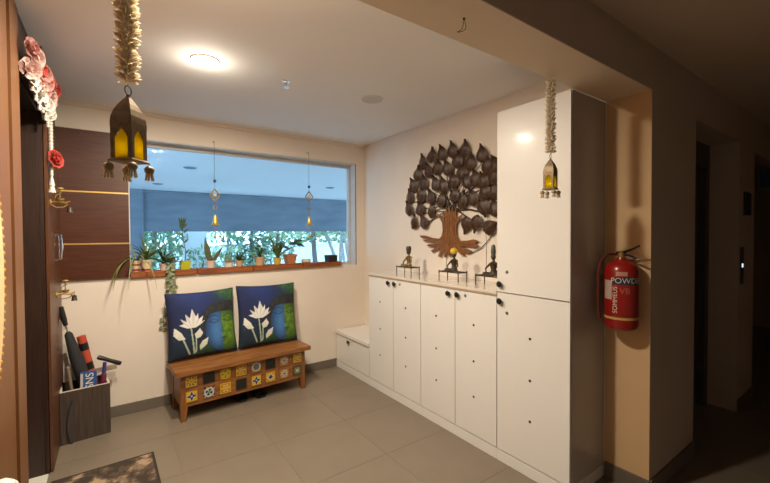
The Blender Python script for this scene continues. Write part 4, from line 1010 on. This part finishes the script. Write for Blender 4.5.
# ================================================================ UMBRELLA BOX IN THE CORNER
GW = mat('grey_brown_laminate', (84, 70, 60), 0.5, scale=5, stretch=(14, 14, 1), rgb2=(58, 48, 42))
bx = thing('umbrella_box', 'grey brown wooden box holding umbrellas in the corner', 'box', (-0.333, 3.655, 0), 0.10)
w_, d_, h_ = 0.302, 0.27, 0.390
box('front_board', 0, w_, 0, 0.016, 0.001, h_, GW, bx, bevel=0.002); box('back_board', 0, w_, d_ - 0.016, d_, 0.001, h_, GW, bx, bevel=0.002)
box('side_board', 0, 0.016, 0.0165, d_ - 0.0165, 0.001, h_, GW, bx, bevel=0.002); box('side_board', w_ - 0.016, w_, 0.0165, d_ - 0.0165, 0.001, h_, GW, bx, bevel=0.002)
box('bottom_board', 0.0165, w_ - 0.0165, 0.0165, d_ - 0.0165, 0.001, 0.02, GW, bx)
EB = mat('cream_edge', (0.62, 0.54, 0.43), 0.6)
box('front_edge', 0, w_, 0, 0.016, h_ + 0.0002, h_ + 0.004, EB, bx); box('side_edge', 0, 0.016, 0.017, d_, h_ + 0.0002, h_ + 0.004, EB, bx); box('side_edge', w_ - 0.016, w_, 0.017, d_, h_ + 0.0002, h_ + 0.004, EB, bx)
# umbrellas and the rest: each runs from inside the box to a point seen above it
def stick(p0, p1, rad, s):
    p0, p1 = Vector(p0), Vector(p1); return [p0 + (p1 - p0)*k for k in s], rad
t = thing('umbrella', 'furled black umbrella leaning highest out of the box', 'umbrella')
A, B = Vector((-0.115, 3.74, 0.03)), ony(60, 307, 3.82)
def along(k): return A + (B - A)*k
MB().tube([along(0), along(0.1), along(0.35), along(0.6), along(0.78), along(0.80)], [0.006, 0.018, 0.034, 0.040, 0.026, 0.013], 10).build('canopy', mat('black_umbrella_cloth', (0.02, 0.02, 0.022), 0.8, bump=0.5), t, smooth=True)
MB().tube([along(0.79), along(0.86)], 0.006, 8).build('shaft', STEEL, t)
MB().tube([along(0.85), along(0.90), along(1.0)], [0.014, 0.019, 0.021], 10).build('handle', BLACK, t, smooth=True)
t = thing('umbrella', 'shorter furled dark umbrella between the tall one and the red roll', 'umbrella')
A, B = Vector((-0.10, 3.84, 0.03)), ony(74, 343, 3.88)
MB().tube([along(0), along(0.3), along(0.8), along(0.96)], [0.008, 0.03, 0.036, 0.012], 10).build('canopy', mat('charcoal_umbrella_cloth', (0.03, 0.03, 0.032), 0.8, bump=0.5), t, smooth=True)
MB().tube([along(0.95), along(1.06)], [0.010, 0.013], 8).build('handle', BLACK, t, smooth=True)
t = thing('red_roll', 'orange red roll with dark bands standing in the box', 'roll')
A, B = Vector((-0.08, 3.87, 0.03)), ony(81, 336, 3.90)
MB().tube([along(0), along(1)], 0.030, 14).build('tube', mat('orange_red_cloth', (0.50, 0.07, 0.03), 0.7), t, smooth=True)
for a, b_ in ((0.62, 0.70), (0.84, 0.92)): MB().tube([along(a), along(b_)], 0.0312, 14).build('band', BLACK, t, smooth=True)
t = thing('wooden_stick', 'thin grey brown stick standing beside the umbrellas', 'stick')
A, B = Vector((-0.23, 3.72, 0.03)), ony(68, 368, 3.73)
MB().tube([along(0), along(0.5), along(1)], [0.009, 0.010, 0.011], 8).build('shaft', mat('grey_stick_wood', (0.22, 0.17, 0.12), 0.7), t, smooth=True)
MB().ball(B, 0.014, 10).build('knob', mat('grey_stick_wood', (0.22, 0.17, 0.12), 0.7), t, smooth=True)
t = thing('hand_pump', 'blue and red hand pump with a black crossbar handle', 'pump')
A, B = Vector((-0.110, 3.80, 0.03)), ony(105, 361, 3.76)
MB().tube([along(0), along(0.80)], 0.020, 12).build('barrel', mat('maroon_barrel', (0.22, 0.03, 0.06), 0.4), t, smooth=True)
MB().tube([along(0.72), along(0.98)], 0.013, 12).build('rod', mat('blue_violet_rod', (0.06, 0.06, 0.26), 0.35), t, smooth=True)
C0, C1 = ony(97.5, 357, 3.76), ony(121, 363.5, 3.76)
MB().tube([C0, C0.lerp(C1, 0.1), C0.lerp(C1, 0.45), C0.lerp(C1, 0.55), C0.lerp(C1, 0.9), C1], [0.014, 0.018, 0.015, 0.015, 0.018, 0.014], 12).build('crossbar_handle', BLACK, t, smooth=True)
t = thing('flat_board', 'pale brown flat slat leaning behind the pump', 'board')
C0, C1 = ony(92, 372, 3.88), ony(117, 366, 3.88)
MB().prism([Vector((C0.x, 3.88, C0.z - 0.02)), Vector((C1.x, 3.88, C1.z - 0.02)), Vector((C1.x, 3.88, C1.z + 0.02)), Vector((C0.x, 3.88, C0.z + 0.02))], (0, 0.008, 0)).build('slat', mat('tan_slat', (0.42, 0.32, 0.22), 0.6), t)
MB().prism([Vector((C0.x, 3.889, 0.03)), Vector((C0.x + 0.03, 3.889, 0.03)), Vector((C0.x + 0.03, 3.889, C0.z)), Vector((C0.x, 3.889, C0.z))], (0, 0.006, 0)).build('upright', mat('tan_slat', (0.42, 0.32, 0.22), 0.6), t)
t = thing('carton', 'small blue printed carton poking out of the box', 'carton', (-0.178, 3.706, 0.022), 0.10)
t.rotation_euler = (-0.03, 0.03, 0.10)
BLUEC = mat('blue_carton', (0.03, 0.09, 0.30), 0.5)
box('carton_body', -0.05, 0.05, -0.01, 0.025, 0.0, 0.475, BLUEC, t, bevel=0.002)
box('carton_stripe', -0.05, -0.034, -0.0108, -0.0101, 0.30, 0.47, mat('pale_stripe', (0.5, 0.5, 0.48), 0.5), t)
tm = text_mesh('SNS', 0.070, 0.0004)
tm.transform(tr(0.008, -0.0112, 0.410) @ rot('X', PI/2) @ rot('Z', PI/2)); tm.materials.clear(); tm.materials.append(mat('cream_lettering', (0.78, 0.72, 0.58), 0.5))
put('lettering', tm, t)
t = thing('cable', 'dark cable looped over the front of the box', 'cable')
c = [ony(x, y, 3.66 + 0.004*k) for k, (x, y) in enumerate(((73, 400), (70, 408), (67.5, 420), (68, 432), (71, 440), (73, 443)))]
c = [Vector((p.x, 3.655 + (p.x + 0.333)*0.1003 - 0.010, p.z)) for p in c]
MB().tube(c, 0.0055, 8).build('loop', mat('navy_cable', (0.03, 0.04, 0.07), 0.5), t, smooth=True)

# ================================================================ DOORMAT
def rug_col(u, v):
    n = 3.2*fbm(u, v*1.4, 6.0)
    e = min(u, 1-u, v, 1-v)
    if e < 0.02: return (0.035, 0.025, 0.018)
    if n > 1.1: return (0.36, 0.25, 0.16)
    if n > 0.4: return (0.20, 0.13, 0.08)
    return (0.045, 0.030, 0.020) if n < -0.6 else (0.085, 0.055, 0.036)
RW, RL = 0.545, 0.80
me = grid_mesh('pile', 60, 90, lambda u, v: (-RW + u*RW, -RL + v*RL, 0.010 + 0.0008*math.sin(60*u)*math.sin(70*v)), rug_col, painted('doormat_print', 0.95, bump=0.6),
               back=lambda u, v: (-RW + u*RW, -RL + v*RL, 0.001))
t = thing('doormat', 'brown mottled doormat before the entrance door', 'mat', (0.212, 3.153, 0), 0.02); put('pile', me, t)
MB().tube([(0, 0, 0.006), (-RW, 0, 0.006), (-RW, -RL, 0.006), (0, -RL, 0.006), (0, 0, 0.006)], 0.005, 6).build('edge_binding', mat('dark_binding', (0.04, 0.028, 0.02), 0.9), t)

# ================================================================ DOOR GARLAND, HANGING LAMPS, WALL HANGING
fg = thing('door_garland', 'pink and white flower garland over the doorway', 'garland')
ROSE = [mat('rose_pink', (0.62, 0.27, 0.24), 0.6, var=0.45, scale=60), mat('rose_pale', (0.74, 0.50, 0.45), 0.6, var=0.25, scale=40), mat('rose_red', (0.55, 0.06, 0.04), 0.6, var=0.3, scale=40), mat('petal_white', (0.70, 0.64, 0.56), 0.6, var=0.2, scale=40)]
def rose(r, m_, seed):
    rr = random.Random(seed); b = MB()
    for ring, (n, rad, tilt) in enumerate(((4, 0.35, 0.25), (6, 0.65, 0.7), (8, 1.0, 1.15))):
        for k in range(n):
            a = 2*PI*k/n + ring*0.4 + rr.uniform(-0.15, 0.15); rows = []
            for s in (0, 0.5, 1.0):
                q = []
                for j in (-1, 0, 1):
                    aa = a + j*0.55*(0.5 + s*0.5)*PI/n*2
                    rd = r*rad*(0.25 + 0.75*s)*(1.0 + (0.08 if j == 0 else 0)); q.append(Vector((rd*math.cos(aa), rd*math.sin(aa), r*(0.75*s*math.cos(tilt) + (0.05*abs(j))))))
                rows.append(q)
            b.sheet(rows)
    b.ball((0, 0, r*0.25), r*0.35, 8)
    return b.mesh('rose', m_, smooth='all')
RM = [rose(0.062, ROSE[k], k) for k in range(4)]
rr = random.Random(21)
for k in range(22):
    s = k/21; y = 2.52 + 0.72*s
    o = put('rose', RM[(0, 1, 1, 0, 1, 2, 1, 0)[k % 8]], fg); o.location = (XL + 0.040 + 0.012*(k % 2), y, 2.475 - 0.03*(k % 3) + rr.uniform(-0.02, 0.02)); o.rotation_euler = (rr.uniform(-0.4, 0.9), PI/2 + rr.uniform(-0.4, 0.3), 0); o.scale = (rr.uniform(0.62, 0.92),)*3
for k in range(16):
    s = k/15; y = 2.54 + 0.70*s
    o = put('rose', RM[(1, 3, 0, 3, 2, 3)[k % 6]], fg); o.location = (XL + 0.035, y, 2.37 - 0.035*(k % 2) + rr.uniform(-0.01, 0.01)); o.rotation_euler = (rr.uniform(-0.2, 0.9), PI/2 + rr.uniform(-0.3, 0.3), 0); o.scale = (rr.uniform(0.65, 0.9),)*3
WB = mat('white_bead', (0.74, 0.68, 0.58), 0.35)
def strand(y, z0, z1, r=0.012, x=XL + 0.035):
    b = MB(); z = z0
    while z > z1: b.ball((x, y, z), r, 8, (1, 1, 1.15)); z -= r*1.7
    return b.build('bead_strand', WB, fg, smooth=True)
for y, z1 in ((2.62, 2.28), (2.74, 2.27), (2.86, 2.25), (2.98, 2.27), (3.10, 2.25), (3.20, 2.24)): strand(y, 2.36, z1, 0.010)
strand(3.335, 2.40, 2.10, 0.013)
o = put('rose', RM[2], fg); o.location = (XL + 0.045, 3.335, 2.055); o.rotation_euler = (0.6, PI/2 - 0.2, 0); o.scale = (0.95,)*3
o = put('rose', RM[0], fg); o.location = (XL + 0.045, 3.345, 2.085); o.rotation_euler = (0.3, PI/2 - 0.6, 0); o.scale = (0.6,)*3
strand(3.335, 2.02, 1.94, 0.010)
MB().lathe([(0.004, 0.0), (0.010, -0.03), (0.017, -0.07), (0.012, -0.075), (0.022, -0.115), (0.010, -0.12)], 12, c=(XL + 0.035, 3.335, 1.95)).build('tassel_cone', WB, fg, smooth=True)
def wall_lamp(y, z, label, drop):
    t = thing('hanging_oil_lamp', label, 'lamp', (XL + 0.019, y, z), group='brass bracket lamps on the door leaf')
    MB().lathe([(0.022, 0), (0.022, 0.006)], 14, m=rot('Y', PI/2)).build('wall_plate', BRASS, t)
    MB().tube([(0.0, 0, 0), (0.04, 0, 0.006), (0.08, 0, -0.002), (0.105, 0, 0.012)], [0.007, 0.009, 0.008, 0.004], 8).build('arm', mat('polished_brass', (0.62, 0.38, 0.09), 0.3, metal=0.8), t, smooth=True)
    MB().lathe([(0.004, 0.0), (0.020, 0.006), (0.026, 0.018), (0.018, 0.020), (0.003, 0.012)], 14, c=(0.05, 0, 0.010)).build('oil_dish', BRASS, t, smooth=True)
    MB().tube([(0.05, 0, 0.02), (0.05, 0, 0.07), (0.052, 0, 0.085)], [0.003, 0.003, 0.006], 6).build('spindle', BRASS, t)
    MB().ball((0.052, 0, 0.095), 0.016, 10, (1.3, 0.7, 0.6)).build('bird_finial', BRASS, t, smooth=True)
    MB().tube([(0.10, 0, 0.010), (0.10, 0, -0.02*drop)], 0.0016, 5).build('chain', BRONZE, t)
    MB().tube([(0.0, 0.0, -0.012), (0.03, 0, -0.034), (0.07, 0, -0.030), (0.09, 0, -0.008)], 0.004, 6).tube([(0.02, 0, 0.01), (0.03, 0, 0.05), (0.06, 0, 0.07)], 0.003, 6).build('scroll', BRASS, t, smooth=True)
    MB().lathe([(0.004, 0.0), (0.014, -0.006), (0.016, -0.035), (0.020, -0.042), (0.004, -0.044)], 12, c=(0.10, 0, -0.02*drop)).build('bell', BRONZE, t, smooth=True)
    return t
wall_lamp(3.40, 1.775, 'brass bracket lamp below the garland tassel', 1.2)
wall_lamp(3.62, 1.125, 'brass bracket lamp with a dark bell near the umbrellas', 0.6)
# oval peach wall hanging with gold lace, nearest to the beam on the door wall
t = thing('wall_hanging', 'peach oval cloth hanging with gold lace trim on the door frame', 'wall hanging', (XL + 0.004, 1.60, 1.42))
PEACH = mat('peach_cloth', (0.80, 0.48, 0.24), 0.8, var=0.1, scale=20)
el = [(0.43*math.cos(a), 0.56*math.sin(a)) for a in [2*PI*k/48 for k in range(48)]]
MB().prism([(0, y, z) for y, z in el], (0.012, 0, 0)).build('cloth', PEACH, t)
lc = MB()
for k in range(110):
    a = 2*PI*k/110; lc.ball((0.008, 0.435*math.cos(a), 0.565*math.sin(a)), 0.009, 6)
lc.build('lace_trim', mat('gold_lace', (0.62, 0.40, 0.08), 0.5, metal=0.3), t, smooth=True)
t = thing('floor_vase', 'slim white floor vase against the teak door frame', 'vase', (-0.296, 1.68, 0))
MB().lathe([(0.040, 0.0005), (0.047, 0.02), (0.044, 0.20), (0.048, 0.50), (0.050, 0.68), (0.046, 0.73), (0.036, 0.755), (0.030, 0.75), (0.036, 0.70)], 24).build('vessel', WPOT, t, smooth=True)
MB().lathe([(0.034, 0.735), (0.030, 0.762), (0.014, 0.775), (0.002, 0.777)], 20).build('lid', WPOT, t, smooth=True)
